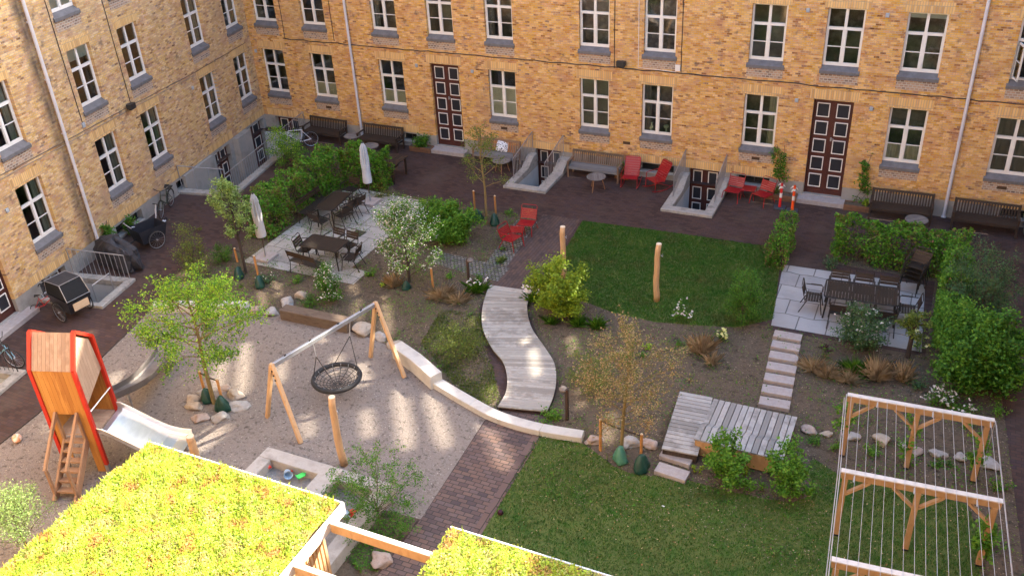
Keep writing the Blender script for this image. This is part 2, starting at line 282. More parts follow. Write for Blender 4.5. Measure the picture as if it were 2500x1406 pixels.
# ------------------------------------------------------------------ mesh helpers
class MB:
    def __init__(s): s.v = []; s.f = []; s.m = []; s.mi = 0
    def add(s, vs, fs):
        o = len(s.v); s.v += [tuple(x) for x in vs]; s.f += [tuple(i+o for i in f) for f in fs]; s.m += [s.mi]*len(fs); return s
    def box(s, c, d, rz=0, R=None):
        hx, hy, hz = d[0]/2, d[1]/2, d[2]/2
        vs = [Vector((x, y, z)) for x in (-hx, hx) for y in (-hy, hy) for z in (-hz, hz)]
        Q = R if R is not None else Matrix.Rotation(rz, 3, 'Z')
        vs = [Q@v+Vector(c) for v in vs]
        return s.add(vs, [(0, 1, 3, 2), (4, 6, 7, 5), (0, 4, 5, 1), (2, 3, 7, 6), (0, 2, 6, 4), (1, 5, 7, 3)])
    def bx(s, x0, x1, y0, y1, z0, z1): return s.box(((x0+x1)/2, (y0+y1)/2, (z0+z1)/2), (x1-x0, y1-y0, z1-z0))
    def beam(s, a, b, w, h, up=(0, 0, 1)):
        a = Vector(a); b = Vector(b); d = (b-a); l = d.length; d.normalize(); u = Vector(up)
        sx = d.cross(u)
        if sx.length < 1e-4: sx = Vector((1, 0, 0))
        sx.normalize(); uu = sx.cross(d); R = Matrix((sx, d, uu)).transposed()
        return s.box((a+b)/2, (w, l, h), R=R)
    def tube(s, pts, r, n=6, cap=True):
        pts = [Vector(p) for p in pts]; k = len(pts); rs = r if isinstance(r, (list, tuple)) else [r]*k
        ref = Vector((0.3, 0.2, 1)).normalized(); vs = []; fs = []
        for i, p in enumerate(pts):
            t = (pts[min(i+1, k-1)]-pts[max(i-1, 0)])
            if t.length < 1e-9: t = Vector((0, 0, 1))
            t.normalize(); a = t.cross(ref)
            if a.length < .05: a = t.cross(Vector((1, 0, 0)))
            a.normalize(); b = t.cross(a)
            for j in range(n):
                an = 2*PI*j/n; vs.append(p+(a*math.cos(an)+b*math.sin(an))*rs[i])
        for i in range(k-1):
            for j in range(n):
                q = (j+1) % n; fs.append((i*n+j, i*n+q, (i+1)*n+q, (i+1)*n+j))
        if cap: fs += [tuple(range(n)), tuple(reversed(range((k-1)*n, k*n)))]
        return s.add(vs, fs)
    def ring(s, c, R, r, n=28, m=6, M=None):
        vs = []; fs = []
        for i in range(n):
            a = 2*PI*i/n
            for j in range(m):
                b = 2*PI*j/m; v = Vector(((R+r*math.cos(b))*math.cos(a), (R+r*math.cos(b))*math.sin(a), r*math.sin(b)))
                vs.append((M@v if M is not None else v)+Vector(c))
        for i in range(n):
            for j in range(m): fs.append((i*m+j, ((i+1) % n)*m+j, ((i+1) % n)*m+(j+1) % m, i*m+(j+1) % m))
        return s.add(vs, fs)
    def lathe(s, prof, c=(0, 0, 0), n=20, wob=None):
        vs = []; fs = []; c = Vector(c)
        for i, (r, z) in enumerate(prof):
            for j in range(n):
                a = 2*PI*j/n; k = wob(a, i) if wob else 1
                vs.append(c+Vector((r*k*math.cos(a), r*k*math.sin(a), z)))
        for i in range(len(prof)-1):
            for j in range(n): q = (j+1) % n; fs.append((i*n+j, i*n+q, (i+1)*n+q, (i+1)*n+j))
        fs += [tuple(reversed(range(n))), tuple(range((len(prof)-1)*n, len(prof)*n))]
        return s.add(vs, fs)
    def prism(s, poly, z0, z1):
        """vertical extrusion of an outline"""
        n = len(poly); vs = [(p[0], p[1], z0) for p in poly]+[(p[0], p[1], z1) for p in poly]
        t = tessellate_polygon([[Vector((p[0], p[1], 0)) for p in poly]])
        fs = [tuple(i+n for i in a) for a in t]+[tuple(reversed(a)) for a in t]
        fs += [(i, (i+1) % n, n+(i+1) % n, n+i) for i in range(n)]
        return s.add(vs, fs)
    def extr(s, poly, axis, a, b, M=None):
        """outline (p,q) extruded along axis x or y from a to b"""
        n = len(poly); f = (lambda p, t: (t, p[0], p[1])) if axis == 'x' else (lambda p, t: (p[0], t, p[1]))
        vs = [f(p, a) for p in poly]+[f(p, b) for p in poly]
        t = tessellate_polygon([[Vector((p[0], p[1], 0)) for p in poly]])
        fs = [tuple(i+n for i in q) for q in t]+[tuple(reversed(q)) for q in t]+[(i, (i+1) % n, n+(i+1) % n, n+i) for i in range(n)]
        return s.add(vs, fs)
    def build(s, name, mat, parent=None, smooth=False, loc=None, rz=0, norm=True, bevel=0):
        me = bpy.data.meshes.new(name); me.from_pydata(s.v, [], s.f)
        mats = mat if isinstance(mat, (list, tuple)) else [mat]
        for m in mats: me.materials.append(m)
        if len(mats) > 1: me.polygons.foreach_set('material_index', s.m)
        if norm:
            b = bmesh.new(); b.from_mesh(me); bmesh.ops.recalc_face_normals(b, faces=b.faces)
            if bevel: bmesh.ops.bevel(b, geom=b.edges[:], offset=bevel, segments=1, affect='EDGES')
            b.to_mesh(me); b.free()
        if smooth: me.polygons.foreach_set('use_smooth', [True]*len(me.polygons))
        me.update(); o = bpy.data.objects.new(name, me); C.objects.link(o)
        if parent: o.parent = parent
        if loc is not None: o.location = loc
        o.rotation_euler.z = rz; return o
def tag(o, label=None, cat=None, group=None, kind=None):
    if label: o['label'] = label
    if cat: o['category'] = cat
    if group: o['group'] = group
    if kind: o['kind'] = kind
    return o
def thing(name, label, cat, loc=(0, 0, 0), rz=0, group=None):
    o = bpy.data.objects.new(name, None); C.objects.link(o); o.empty_display_size = .2
    o.location = loc; o.rotation_euler.z = rz; return tag(o, label, cat, group)
def kids(o): return [x for x in C.objects if x.parent == o]
def dup(r, loc, rz, label, group=None, name=None):
    """copy of a thing with copies of its parts and their parts"""
    def cp(o, par):
        c = o.copy(); C.objects.link(c); c.parent = par
        for k in kids(o): cp(k, c)
        return c
    n = cp(r, None); n.location = loc; n.rotation_euler.z = rz; n['label'] = label
    if group: n['group'] = group
    return n
def sheet(name, poly, z, mat, holes=(), kind='structure', label=None, cat=None):
    loops = [[Vector((p[0], p[1], 0)) for p in poly]]+[[Vector((p[0], p[1], 0)) for p in h] for h in holes]
    t = tessellate_polygon(loops); vs = [(p.x, p.y, z) for l in loops for p in l]
    me = bpy.data.meshes.new(name); me.from_pydata(vs, [], t); me.materials.append(mat)
    b = bmesh.new(); b.from_mesh(me)
    for f in b.faces:
        if f.normal.z < 0: f.normal_flip()
    b.to_mesh(me); b.free()
    o = bpy.data.objects.new(name, me); C.objects.link(o)
    if kind: o['kind'] = kind
    if label: tag(o, label, cat)
    return o
def smooth_line(pts, n=6, closed=False):
    """Catmull-Rom through the given points"""
    P = [Vector((p[0], p[1], 0)) for p in pts]; out = []; k = len(P)
    rng = range(k if closed else k-1)
    for i in rng:
        a, b, c_, d = (P[(i-1) % k], P[i], P[(i+1) % k], P[(i+2) % k]) if closed else (P[max(i-1, 0)], P[i], P[i+1], P[min(i+2, k-1)])
        for j in range(n):
            t = j/n
            out.append(.5*((2*b)+(-a+c_)*t+(2*a-5*b+4*c_-d)*t*t+(-a+3*b-3*c_+d)*t**3))
    if not closed: out.append(P[-1])
    return out
def quads(name, P, size, mat, parent=None, rs=None, up=.35, asp=.55, var=.4, dirs=None, loc=None):
    """many small leaf blades at points P (N,3)"""
    P = np.asarray(P, float); n = len(P); rs = rs or np.random.RandomState(1)
    nn = rs.normal(size=(n, 3)); nn[:, 2] = np.abs(nn[:, 2])+up*2; nn /= np.linalg.norm(nn, axis=1)[:, None]
    a = rs.normal(size=(n, 3)) if dirs is None else np.asarray(dirs)+rs.normal(size=(n, 3))*.25
    a -= nn*(a*nn).sum(1)[:, None]; a /= np.linalg.norm(a, axis=1)[:, None]+1e-9
    b = np.cross(nn, a); s = size*(1+var*rs.uniform(-1, 1, n))[:, None]
    v = np.empty((n, 4, 3)); v[:, 0] = P-a*s*.5; v[:, 1] = P+b*s*asp*.5-nn*s*.06; v[:, 2] = P+a*s*.5; v[:, 3] = P-b*s*asp*.5-nn*s*.06
    me = bpy.data.meshes.new(name); me.vertices.add(4*n); me.vertices.foreach_set('co', v.ravel())
    me.loops.add(4*n); me.loops.foreach_set('vertex_index', np.arange(4*n, dtype=np.int32))
    me.polygons.add(n); me.polygons.foreach_set('loop_start', np.arange(0, 4*n, 4, dtype=np.int32))
    me.materials.append(mat); me.update(calc_edges=True); me.validate()
    o = bpy.data.objects.new(name, me); C.objects.link(o)
    if parent: o.parent = parent
    if loc is not None: o.location = loc
    return o
def blades(name, P, D, wd, mat, parent=None, rs=None):
    """bent grass blades from roots P along vectors D"""
    P = np.asarray(P, float); D = np.asarray(D, float); n = len(P); rs = rs or np.random.RandomState(1)
    s = np.cross(D, [0, 0, 1.0]); s += rs.normal(size=s.shape)*1e-3; s /= np.linalg.norm(s, axis=1)[:, None]+1e-9
    W = wd*(.6+.8*rs.rand(n))[:, None]; H = D.copy(); H[:, 2] = 0
    v = np.empty((n, 5, 3)); mid = P+D*.55-H*.22
    v[:, 0] = P-s*W*.5; v[:, 1] = P+s*W*.5; v[:, 2] = mid+s*W*.45; v[:, 3] = P+D+H*.25; v[:, 4] = mid-s*W*.45
    me = bpy.data.meshes.new(name); me.vertices.add(5*n); me.vertices.foreach_set('co', v.ravel())
    me.loops.add(5*n); me.loops.foreach_set('vertex_index', np.arange(5*n, dtype=np.int32))
    me.polygons.add(n); me.polygons.foreach_set('loop_start', np.arange(0, 5*n, 5, dtype=np.int32))
    me.materials.append(mat); me.update(calc_edges=True); me.validate()
    o = bpy.data.objects.new(name, me); C.objects.link(o)
    if parent: o.parent = parent
    return o

# ================================================================== buildings
BY = -.12          # brick face, window frames stand on y = 0
def wall_plane(mb, x0, x1, z0, z1, holes, y, depth):
    """flat wall with rectangular openings and their reveals"""
    xs = sorted({x0, x1, *[min(max(h[i], x0), x1) for h in holes for i in (0, 1)]})
    zs = sorted({z0, z1, *[min(max(h[i], z0), z1) for h in holes for i in (2, 3)]})
    for i in range(len(xs)-1):
        for j in range(len(zs)-1):
            cx, cz = (xs[i]+xs[i+1])/2, (zs[j]+zs[j+1])/2
            if any(h[0] < cx < h[1] and h[2] < cz < h[3] for h in holes): continue
            mb.add([(xs[i], y, zs[j]), (xs[i+1], y, zs[j]), (xs[i+1], y, zs[j+1]), (xs[i], y, zs[j+1])], [(0, 1, 2, 3)])
    for a, b, c_, d in holes:
        cb, ct = c_ > z0, d < z1
        c_ = max(c_, z0); d = min(d, z1); Y = y+depth
        if c_ >= d: continue
        mb.add([(a, y, c_), (a, Y, c_), (a, Y, d), (a, y, d)], [(0, 1, 2, 3)])
        mb.add([(b, y, c_), (b, y, d), (b, Y, d), (b, Y, c_)], [(0, 1, 2, 3)])
        if ct: mb.add([(a, y, d), (a, Y, d), (b, Y, d), (b, y, d)], [(0, 1, 2, 3)])
        if cb: mb.add([(a, y, c_), (b, y, c_), (b, Y, c_), (a, Y, c_)], [(0, 1, 2, 3)])
WW, WH = 1.15, 1.89
def window(par, x, z0, h=WH, kind='', open_left=False, slim=False, row=1):
    """cross-bar window: two upper panes, two casements with a glazing bar each"""
    m = MB(); hw = WW/2; f = .062; tz = z0+h*.645
    m.bx(x-hw, x-hw+f, 0, .07, z0, z0+h); m.bx(x+hw-f, x+hw, 0, .07, z0, z0+h)
    m.bx(x-hw+f, x+hw-f, 0, .07, z0, z0+.07); m.bx(x-hw+f, x+hw-f, 0, .07, z0+h-.055, z0+h)
    m.bx(x-hw+f, x+hw-f, -.012, .06, tz-.045, tz+.045)
    m.bx(x-.045, x+.045, -.008, .06, tz+.045, z0+h-.055); m.bx(x-.048, x+.048, -.008, .06, z0+.07, tz-.045)
    zb = (z0+.07+tz-.045)/2
    sides = ((x-hw+f, x-.048), (x+.048, x+hw-f))
    for i, (a, b) in enumerate(sides):
        # slim casement rails
        if open_left and i == 0: continue
        m.bx(a, b, .012, .05, z0+.07, z0+.105); m.bx(a, a+.022, .012, .05, z0+.105, tz-.045); m.bx(b-.022, b, .012, .05, z0+.105, tz-.045)
        m.bx(a+.022, b-.022, .012, .05, zb-.013, zb+.013)
    fr = m.build('window', M_white, par)
    g = MB(); g.add([(x-hw+f, .035, z0+.07), (x+hw-f, .035, z0+.07), (x+hw-f, .035, z0+h-.055), (x-hw+f, .035, z0+h-.055)], [(0, 1, 2, 3)])
    if open_left:
        g = MB(); g.add([(x, .035, z0+.07), (x+hw-f, .035, z0+.07), (x+hw-f, .035, tz), (x, .035, tz)], [(0, 1, 2, 3)])
        g.add([(x-hw+f, .035, tz), (x+hw-f, .035, tz), (x+hw-f, .035, z0+h-.055), (x-hw+f, .035, z0+h-.055)], [(0, 1, 2, 3)])
        c_ = MB(); R = Matrix.Rotation(math.radians(-72), 3, 'Z'); px = x-hw+f; W = .47; hgt = tz-.045-z0-.07
        for (lx, lz, dx, dz) in ((.03, hgt/2, .06, hgt), (W-.03, hgt/2, .06, hgt), (W/2, .03, W, .06), (W/2, hgt-.03, W, .06), (W/2, hgt/2, W, .028)):
            c_.box(R@Vector((lx, 0, 0))+Vector((px, -.02, z0+.07+lz)), (dx, .04, dz), R=R)
        cs = c_.build('open_casement', M_white, fr)
        q = MB(); q.box(R@Vector((W/2, 0, 0))+Vector((px, -.02, z0+.07+hgt/2)), (W-.1, .008, hgt-.1), R=R); q.build('pane', M_glass, fr)
    g.build('pane', M_glass, fr, norm=False)
    # room behind
    r = MB(); D = 1.3; a, b, c_, d = x-hw+.01, x+hw-.01, z0+.02, z0+h-.02
    r.add([(a, .075, c_), (b, .075, c_), (b, .075, d), (a, .075, d), (a-.3, D, c_-.5), (b+.3, D, c_-.5), (b+.3, D, d+.2), (a-.3, D, d+.2)],
          [(4, 5, 6, 7), (0, 4, 7, 3), (1, 2, 6, 5), (3, 7, 6, 2), (0, 1, 5, 4)])
    r.build('room', M_rooms[int(abs(x*7.3+z0*3.1)) % 4], fr, norm=False)
    s = MB(); sy = BY-.06
    s.extr([(-.001, z0), (-.001, z0-.2), (BY-.001, z0-.2), (BY-.001, z0-.095)], 'x', x-hw+.002, x+hw-.002)
    s.extr([(BY-.002, z0-.095), (BY-.002, z0-.235), (sy, z0-.25), (sy, z0-.145)], 'x', x-hw-.05, x+hw+.05)
    s.build('sill', M_sill, fr)
    l = MB(); l.bx(x-hw-.12, x+hw+.12, BY-.004, BY+.02, z0+h+.005, z0+h+.34); l.build('brick_lintel', M_sold, fr)
    l = MB(); l.bx(x-hw-.03, x+hw+.03, BY-.004, BY+.02, z0-.56, z0-.26); l.build('brick_apron', M_head, fr)
    lo, hi = z0+.07, tz-.045
    def bl(za, zb_, mat, y=.06, xa=None, xb=None, name='blind', wav=0):
        q = MB()
        n = 16; xa = xa or x-hw+f; xb = xb or x+hw-f
        vs = []
        for i in range(n+1):
            xx = xa+(xb-xa)*i/n; yy = y+(.018*math.sin(i*2.4) if wav else 0)
            vs += [(xx, yy, za), (xx, yy, zb_)]
        q.add(vs, [(2*i, 2*i+2, 2*i+3, 2*i+1) for i in range(n)]); q.build(name, mat, fr, norm=False)
    if kind == 'halffilm': bl(lo, zb-.02, M_blind)
    if kind == 'film': bl(lo, hi, M_blind)
    if kind == 'grey': bl(lo, z0+h-.06, M_gblind)
    if kind == 'curt': bl(lo, zb-.02, M_curt, .09, name='curtain', wav=1)
    if kind == 'curtfull': bl(lo, z0+h-.06, M_gblind, .09, name='curtain', wav=1)
    if kind == 'topblind': bl(z0+h-.2, z0+h-.06, M_blind)
    if kind == 'sidecurt': bl(lo, z0+h-.06, M_gblind, .12, x-hw+f, x-hw+.3, 'curtain', 1)
    if kind == 'sidecurtr': bl(lo, z0+h-.06, M_curt, .12, x+hw-.32, x+hw-f, 'curtain', 1)
    if kind == 'film2': bl(tz+.25, z0+h-.06, M_blind)
    return (x-hw, x+hw, z0-.2, z0+h)
def door(par, x, z0, z1, w=1.28, rows=5, y=.05, handle=True):
    hw = w/2; m = MB(); m.bx(x-hw, x+hw, y, y+.06, z0, z1); m.bx(x-.03, x+.03, y-.012, y, z0, z1)
    m.bx(x-hw, x-hw+.06, y-.03, y, z0, z1); m.bx(x+hw-.06, x+hw, y-.03, y, z0, z1); m.bx(x-hw+.06, x+hw-.06, y-.03, y, z1-.06, z1)
    m.bx(x-hw+.06, x-.03, y-.016, y, z0, z0+.12); m.bx(x+.03, x+hw-.06, y-.016, y, z0, z0+.12)
    d = m.build('door', M_door, par)
    ph = (z1-z0-.25)/rows
    for i in range(rows):
        za = z0+.16+i*ph+ph*.13; zb = z0+.16+(i+1)*ph-ph*.1
        for sx in (-1, 1):
            xa, xb = sorted((x+sx*.11, x+sx*(hw-.11))); t = MB()
            for q in ((xa, xb, za, za+.03), (xa, xb, zb-.03, zb), (xa, xa+.03, za+.03, zb-.03), (xb-.03, xb, za+.03, zb-.03)):
                t.bx(q[0], q[1], y-.03, y-.001, q[2], q[3])
            t.mi = 1; t.bx(xa+.028, xb-.028, y-.014, y, za+.028, zb-.028)
            t.build('panel', [M_white, M_dark], d)
    if handle:
        h = MB(); h.box((x+.05, y-.06, z0+ph*3.05+.1), (.05, .05, .12)); h.box((x+.09, y-.075, z0+ph*3.05+.12), (.10, .02, .02)); h.build('handle', M_galv, d)
    return (x-hw, x+hw, z0, z1)
def downpipe(par, x, z0, z1, shoe=False):
    m = MB(); y = BY-.10
    m.tube([(x, y, z0), (x, y, z1)], .052, 12)
    for k in range(1, 12):
        z = .9+k*1.75
        if z < z1: m.tube([(x, y, z), (x, y, z+.05)], .060, 12); m.bx(x-.02, x+.02, y+.04, BY, z, z+.04)
    if shoe: m.tube([(x, y, z0), (x, y-.02, z0-.06)], .075, 12)
    return m.build('downpipe', M_pipe, par, smooth=False)
def cable(par, pts, r, mat, y=BY-.015, sag=.02, name='cable', sd=1):
    rs = random.Random(sd); P = []
    for i in range(len(pts)-1):
        a, b = pts[i], pts[i+1]; n = max(2, int(math.hypot(a[0]-b[0], a[1]-b[1])/.35))
        for j in range(n):
            t = j/n; P.append((a[0]+(b[0]-a[0])*t+(rs.uniform(-sag, sag)*.3), y, a[1]+(b[1]-a[1])*t+rs.uniform(-sag, sag)))
    P.append((pts[-1][0], y, pts[-1][1]))
    MB().tube(P, r, 5).build(name, mat, par)
def flood(par, x, z, s=1):
    m = MB(); m.bx(x-.16, x+.16, BY-.26, BY-.08, z-.09, z+.08); m.bx(x-.03, x+.03, BY-.08, BY, z-.05, z+.06); m.box((x, BY-.20, z-.11), (.30, .10, .03))
    m.build('flood_lamp', M_black, par, bevel=.01)
def ventbox(par, x, z, s=.11):
    m = MB(); m.bx(x-s/2, x+s/2, BY-.05, BY, z-s*.6, z+s*.6); m.bx(x-s/2+.02, x+s/2-.02, BY-.058, BY-.05, z-s*.45, z+s*.1)
    m.build('vent_cap', plain('grey_cap', (.36, .40, .44)), par, bevel=.006)
def airbrick(par, x, z):
    m = MB(); m.bx(x-.14, x+.14, BY-.006, BY+.02, z-.055, z+.055); m.build('air_brick', plain('air_brick_dark', (.075, .042, .022), .9), par)
def cellar_window(par, xa, xb, za, zb):
    m = MB(); y = .12
    m.bx(xa, xb, y, y+.03, za, za+.04); m.bx(xa, xb, y, y+.03, zb-.04, zb); m.bx((xa+xb)/2-.02, (xa+xb)/2+.02, y, y+.03, za+.04, zb-.04)
    f = m.build('cellar_window', M_black, par)
    MB().bx(xa, xb, y+.03, y+.05, za, zb).build('pane', plain('cellar_glass', (.02, .022, .022), .25), f)
    MB().bx(xa-.03, xb+.03, BY-.02, y, za-.05, za-.002).build('sill', M_rim, f)

R1 = [(-18.537, ''), (-16.028, 'halffilm'), (-12.633, 'halffilm'), (-7.647, 'film'), (-3.871, 'grey'), (-1.464, 'sidecurt'), (2.213, 'sidecurtr'), (6.926, 'curt'), (10.09, 'curtfull'), (12.6, '')]
R2 = [(-18.569, 'sidecurt'), (-16.109, ''), (-12.704, 'sidecurt'), (-10.176, ''), (-7.66, 'sidecurt'), (-3.864, ''), (-1.439, ''), (2.228, ''), (4.619, ''), (6.994, 'topblind'), (10.13, 'open'), (12.6, '')]
Z1, Z2, Z3 = 1.72, 4.792, 7.864
HB = 17.3
back = thing('brick_building', 'long yellow brick wing with two tall dark red doors across the courtyard', 'building')
holes = []
for x, k in R1: holes.append(window(back, x, Z1, WH, k))
for x, k in R2: holes.append(window(back, x, Z2, 1.873, '' if k == 'open' else k, open_left=(k == 'open')))
for x in (-10.15, 4.58): holes.append(door(back, x, .2, 3.65, 1.28, 5))
# openings added out of view, shaped so the sun casts streaks on the yard
sh = math.tan(SUN_EL)
def sunport(g):
    """outline on the wall of a light patch that lies on the ground"""
    return [(p.x+(.0-p.y)*(.62/.78), (0-p.y)/.78*sh) for p in g]
patches = []
def patch(a, b, wd=26):
    """streak on the ground between image pixels a and b"""
    A, B = G(*a), G(*b); d = (B-A); n = Vector((-d.y, d.x, 0)).normalized()*(wd/100/2); d2 = d*.18
    patches.append([A+n*.6, A+d2+n, B-d2+n*1.05, B+n*.5, B-n*.5, B-d2-n*1.05, A+d2-n, A-n*.6])
for a, b, wd in [((985, 940), (1008, 1090), 36), ((1060, 950), (1102, 1085), 34), ((1188, 1015), (1252, 1140), 34), ((868, 690), (886, 775), 30),
                 ((948, 715), (957, 815), 26), ((612, 830), (602, 960), 34), ((558, 862), (543, 945), 30), ((560, 1030), (478, 1098), 55), ((835, 858), (828, 910), 30),
                 ((886, 880), (900, 935), 46), ((1205, 935), (1212, 985), 40), ((1160, 770), (1178, 835), 22), ((560, 860), (548, 905), 20), ((820, 905), (818, 1010), 24),
                 ((1500, 1000), (1490, 1075), 30), ((1290, 860), (1300, 930), 22), ((452, 660), (470, 700), 26), ((1400, 815), (1408, 860), 26), ((1268, 800), (1272, 850), 26), ((700, 870), (694, 930), 26), ((648, 700), (655, 750), 22), ((795, 760), (800, 830), 26), ((1010, 870), (1016, 930), 26), ((905, 990), (915, 1060), 26), ((300, 900), (285, 985), 34), ((230, 800), (215, 850), 34), ((150, 1010), (130, 1080), 30), ((760, 1000), (770, 1060), 24), ((1420, 940), (1425, 990), 24), ((680, 660), (688, 720), 22)]:
    patch(a, b, wd)
ports = [sunport(p) for p in patches]
lo_p = min(q[1] for p in ports for q in p)
print('lowest port', lo_p, 'highest', max(q[1] for p in ports for q in p))
wm = MB()
ZT = 10.1
phs = [h for h in holes]
wall_plane(wm, LX0, 17, .62, 7.42, [h for h in phs if h[2] < 7.0], BY, .21)
# storeys above: one sheet per outline with the ports cut out
def facade_top(mb, x0, x1, z0, z1, cuts, y):
    loops = [[Vector((x0, z0, 0)), Vector((x1, z0, 0)), Vector((x1, z1, 0)), Vector((x0, z1, 0))]]+[[Vector((p[0], p[1], 0)) for p in c_] for c_ in cuts]
    t = tessellate_polygon(loops); vs = [(p.x, y, p.y) for l in loops for p in l]; mb.add(vs, t)
use = [p for p in ports if min(q[1] for q in p) > 7.45]
# merge overlapping outlines away (keep those that stay apart)
keep = []
def apart(p, q):
    for A in (p, q):
        for i in range(len(A)):
            (x1_, y1_), (x2_, y2_) = A[i], A[(i+1) % len(A)]; nx_, ny_ = y2_-y1_, x1_-x2_; a_ = [nx_*x+ny_*y for x, y in p]; b_ = [nx_*x+ny_*y for x, y in q]; L0 = math.hypot(nx_, ny_)+1e-9
            if max(a_)+.03*L0 < min(b_) or max(b_)+.03*L0 < min(a_): return True
    return False
for p in use:
    if all(apart(p, k[0]) for k in keep): keep.append((p, 0))
print('ports', len(keep), 'of', len(ports))
# upper wall out of view, cut by the added light openings
facade_top(wm, LX0, 17, 7.42, HB, [k[0] for k in keep], BY)
wm.add([(LX0, BY, HB), (17, BY, HB), (17, .4, HB+.6), (LX0, .4, HB+.6)], [(0, 1, 2, 3)])
wm.add([(LX0-6, .45, HB), (3.2, .45, HB), (3.2, .45, HB+1.15), (LX0-6, .45, HB+1.15)], [(0, 1, 2, 3)])   # unseen sheet added over the left half to shade the left wing
wm.build('wall', M_brick, back, norm=False)
pn = MB()
for k, _ in keep: pn.add([(q[0], BY+.03, q[1]) for q in k], [tuple(range(len(k)))])
pn.build('light_port_pane', M_tint, back, norm=False)  # added panes that dim the sun streaks, no real windows
pl = MB()
cw = [(-12.45, -11.75, .22, .56), (-2.05, -.75, .24, .58), (1.6, 2.75, .24, .58), (10.2, 10.9, .24, .58)]
bd = [(-19.05, -17.8, -1.6, .56), (-6.34, -5.28, -1.6, .6), (-.17, .95, -1.6, .6)]
wall_plane(pl, LX0, 17, -1.75, .62, cw+bd+[(-10.8, -9.5, .2, .62), (3.93, 5.23, .2, .62)], BY+.015, .24)
pl.build('plinth', M_conc, back, norm=False)
for a in cw: cellar_window(back, *a)
for x0, x1, z0, z1 in bd: door(back, (x0+x1)/2, z0, z1, x1-x0, 3, .14, False)
for x0, x1 in ((-6.7, -4.9), (-.6, 1.35), (-12.9, -11.6), (-19.4, -17.4), (-2.4, -.62), (1.4, 3.0)):
    MB().bx(x0, x1, BY-.004, BY+.02, .622, .93).build('brick_lintel', M_sold, back)
for x in (-10.15, 4.58): MB().bx(x-.78, x+.78, BY-.004, BY+.02, 3.655, 3.99).build('brick_lintel', M_sold, back)
downpipe(back, -14.4, .08, 8); downpipe(back, 8.55, .1, 8, True)
cable(back, [(-17.8, 4.13), (-14.3, 4.12), (-8, 4.12), (-3.1, 4.13), (2.7, 4.12), (8.5, 4.1), (12, 4.05)], .017, M_black, sag=.025)
cable(back, [(-17.7, 7.9), (-17.7, 4.1)], .011, M_black, sd=2); cable(back, [(-15.22, 7.9), (-15.2, 4.2)], .011, M_black, sd=3)
cable(back, [(-3.09, 7.9), (-3.1, 4.1)], .014, M_black, sd=4); cable(back, [(-.68, 7.9), (-.64, 4.2)], .014, M_black, sd=5)
cable(back, [(-2.22, 7.9), (-2.2, 4.2), (-.8, 4.16)], .011, M_white, sd=6, sag=.01)
for x, z in [(-19.39, 3.48), (-11.39, 3.51), (-8.9, 3.48), (3.38, 3.55), (5.77, 3.5), (3.42, 6.55), (5.82, 6.53)]: ventbox(back, x, z)
MB().bx(-.84, -.66, BY-.07, BY, 4.2, 4.42).build('junction_box', M_white, back, bevel=.01)
flood(back, -2.79, 4.35)
for x in (-16.0, -7.66, -2.59, 2.2, 10.06): airbrick(back, x, 1.29)

left = thing('brick_building', 'paler yellow brick wing running along the left edge of the picture', 'building', (LX0, 0, 0), LROT)
L1 = [(-20.2, ''), (-14.374, 'sidecurtr'), (-10.531, 'sidecurtr'), (-7.912, 'sidecurtr'), (-3.90, 'sidecurtr'), (-1.216, '')]
L2 = [(-20.2, ''), (-17.2, ''), (-14.45, 'sidecurtr'), (-10.606, 'film2'), (-7.972, ''), (-3.977, 'sidecurtr'), (-1.246, 'sidecurtr')]
L3 = [(-17.2, ''), (-14.45, ''), (-10.70, 'film'), (-7.97, '')]
hl = []
for x, k in L1: hl.append(window(left, x, Z1, WH, k))
for x, k in L2: hl.append(window(left, x, Z2, 1.873, k))
for x, k in L3: hl.append(window(left, x, Z3, 1.873, k))
hl.append(door(left, -16.97, .18, 3.63, 1.28, 5))
wm = MB(); wall_plane(wm, -26, .45, .62, 17.3, hl, BY, .21)
wm.build('wall', M_brickL, left, norm=False)
pl = MB(); cwl = [(-11.3, -9.75, .12, .52), (-7.45, -6.7, .12, .50)]; bdl = [(-4.55, -3.35, -1.6, .48), (-1.8, -.35, -1.6, .5), (-15.25, -14.05, -1.6, .55)]
wall_plane(pl, -26, .45, -1.75, .62, cwl+bdl+[(-17.61, -16.33, .18, .62)], BY+.015, .24)
pl.build('plinth', M_conc, left, norm=False)
for a in cwl: cellar_window(left, *a)
for x0, x1, z0, z1 in bdl: door(left, (x0+x1)/2, z0, z1, x1-x0, 3, .14, False)
for x0, x1 in ((-11.6, -9.5), (-4.9, -3.0), (-2.1, -.1), (-15.6, -13.8), (-7.7, -6.5)): MB().bx(x0, x1, BY-.004, BY+.02, .622, .93).build('brick_lintel', M_sold, left)
MB().bx(-17.75, -16.19, BY-.004, BY+.02, 3.635, 3.97).build('brick_lintel', M_sold, left)
downpipe(left, -12.42, .3, 13)
pi = plain('pale_cable', (.30, .25, .18)); pi2 = plain('cable_grey', (.12, .1, .08))
cable(left, [(-18, 4.3), (-12.5, 4.16), (-9, 4.08), (-4.8, 3.95), (-.6, 3.95)], .012, pi2, sag=.012); cable(left, [(-18, 4.2), (-12.5, 4.06), (-9, 3.98), (-4.8, 3.86)], .012, pi, sag=.008, sd=9)
cable(left, [(-11.49, 12), (-11.41, 4.4)], .012, M_black, sd=2); cable(left, [(-8.95, 12), (-8.84, 4.2)], .012, M_black, sd=3)
flood(left, -9.05, 4.15); ventbox(left, -11.4, 4.32, .13)
for s, z in ((-5.05, 3.45), (-15.5, 3.2), (-2.7, 6.3)): ventbox(left, s, z)

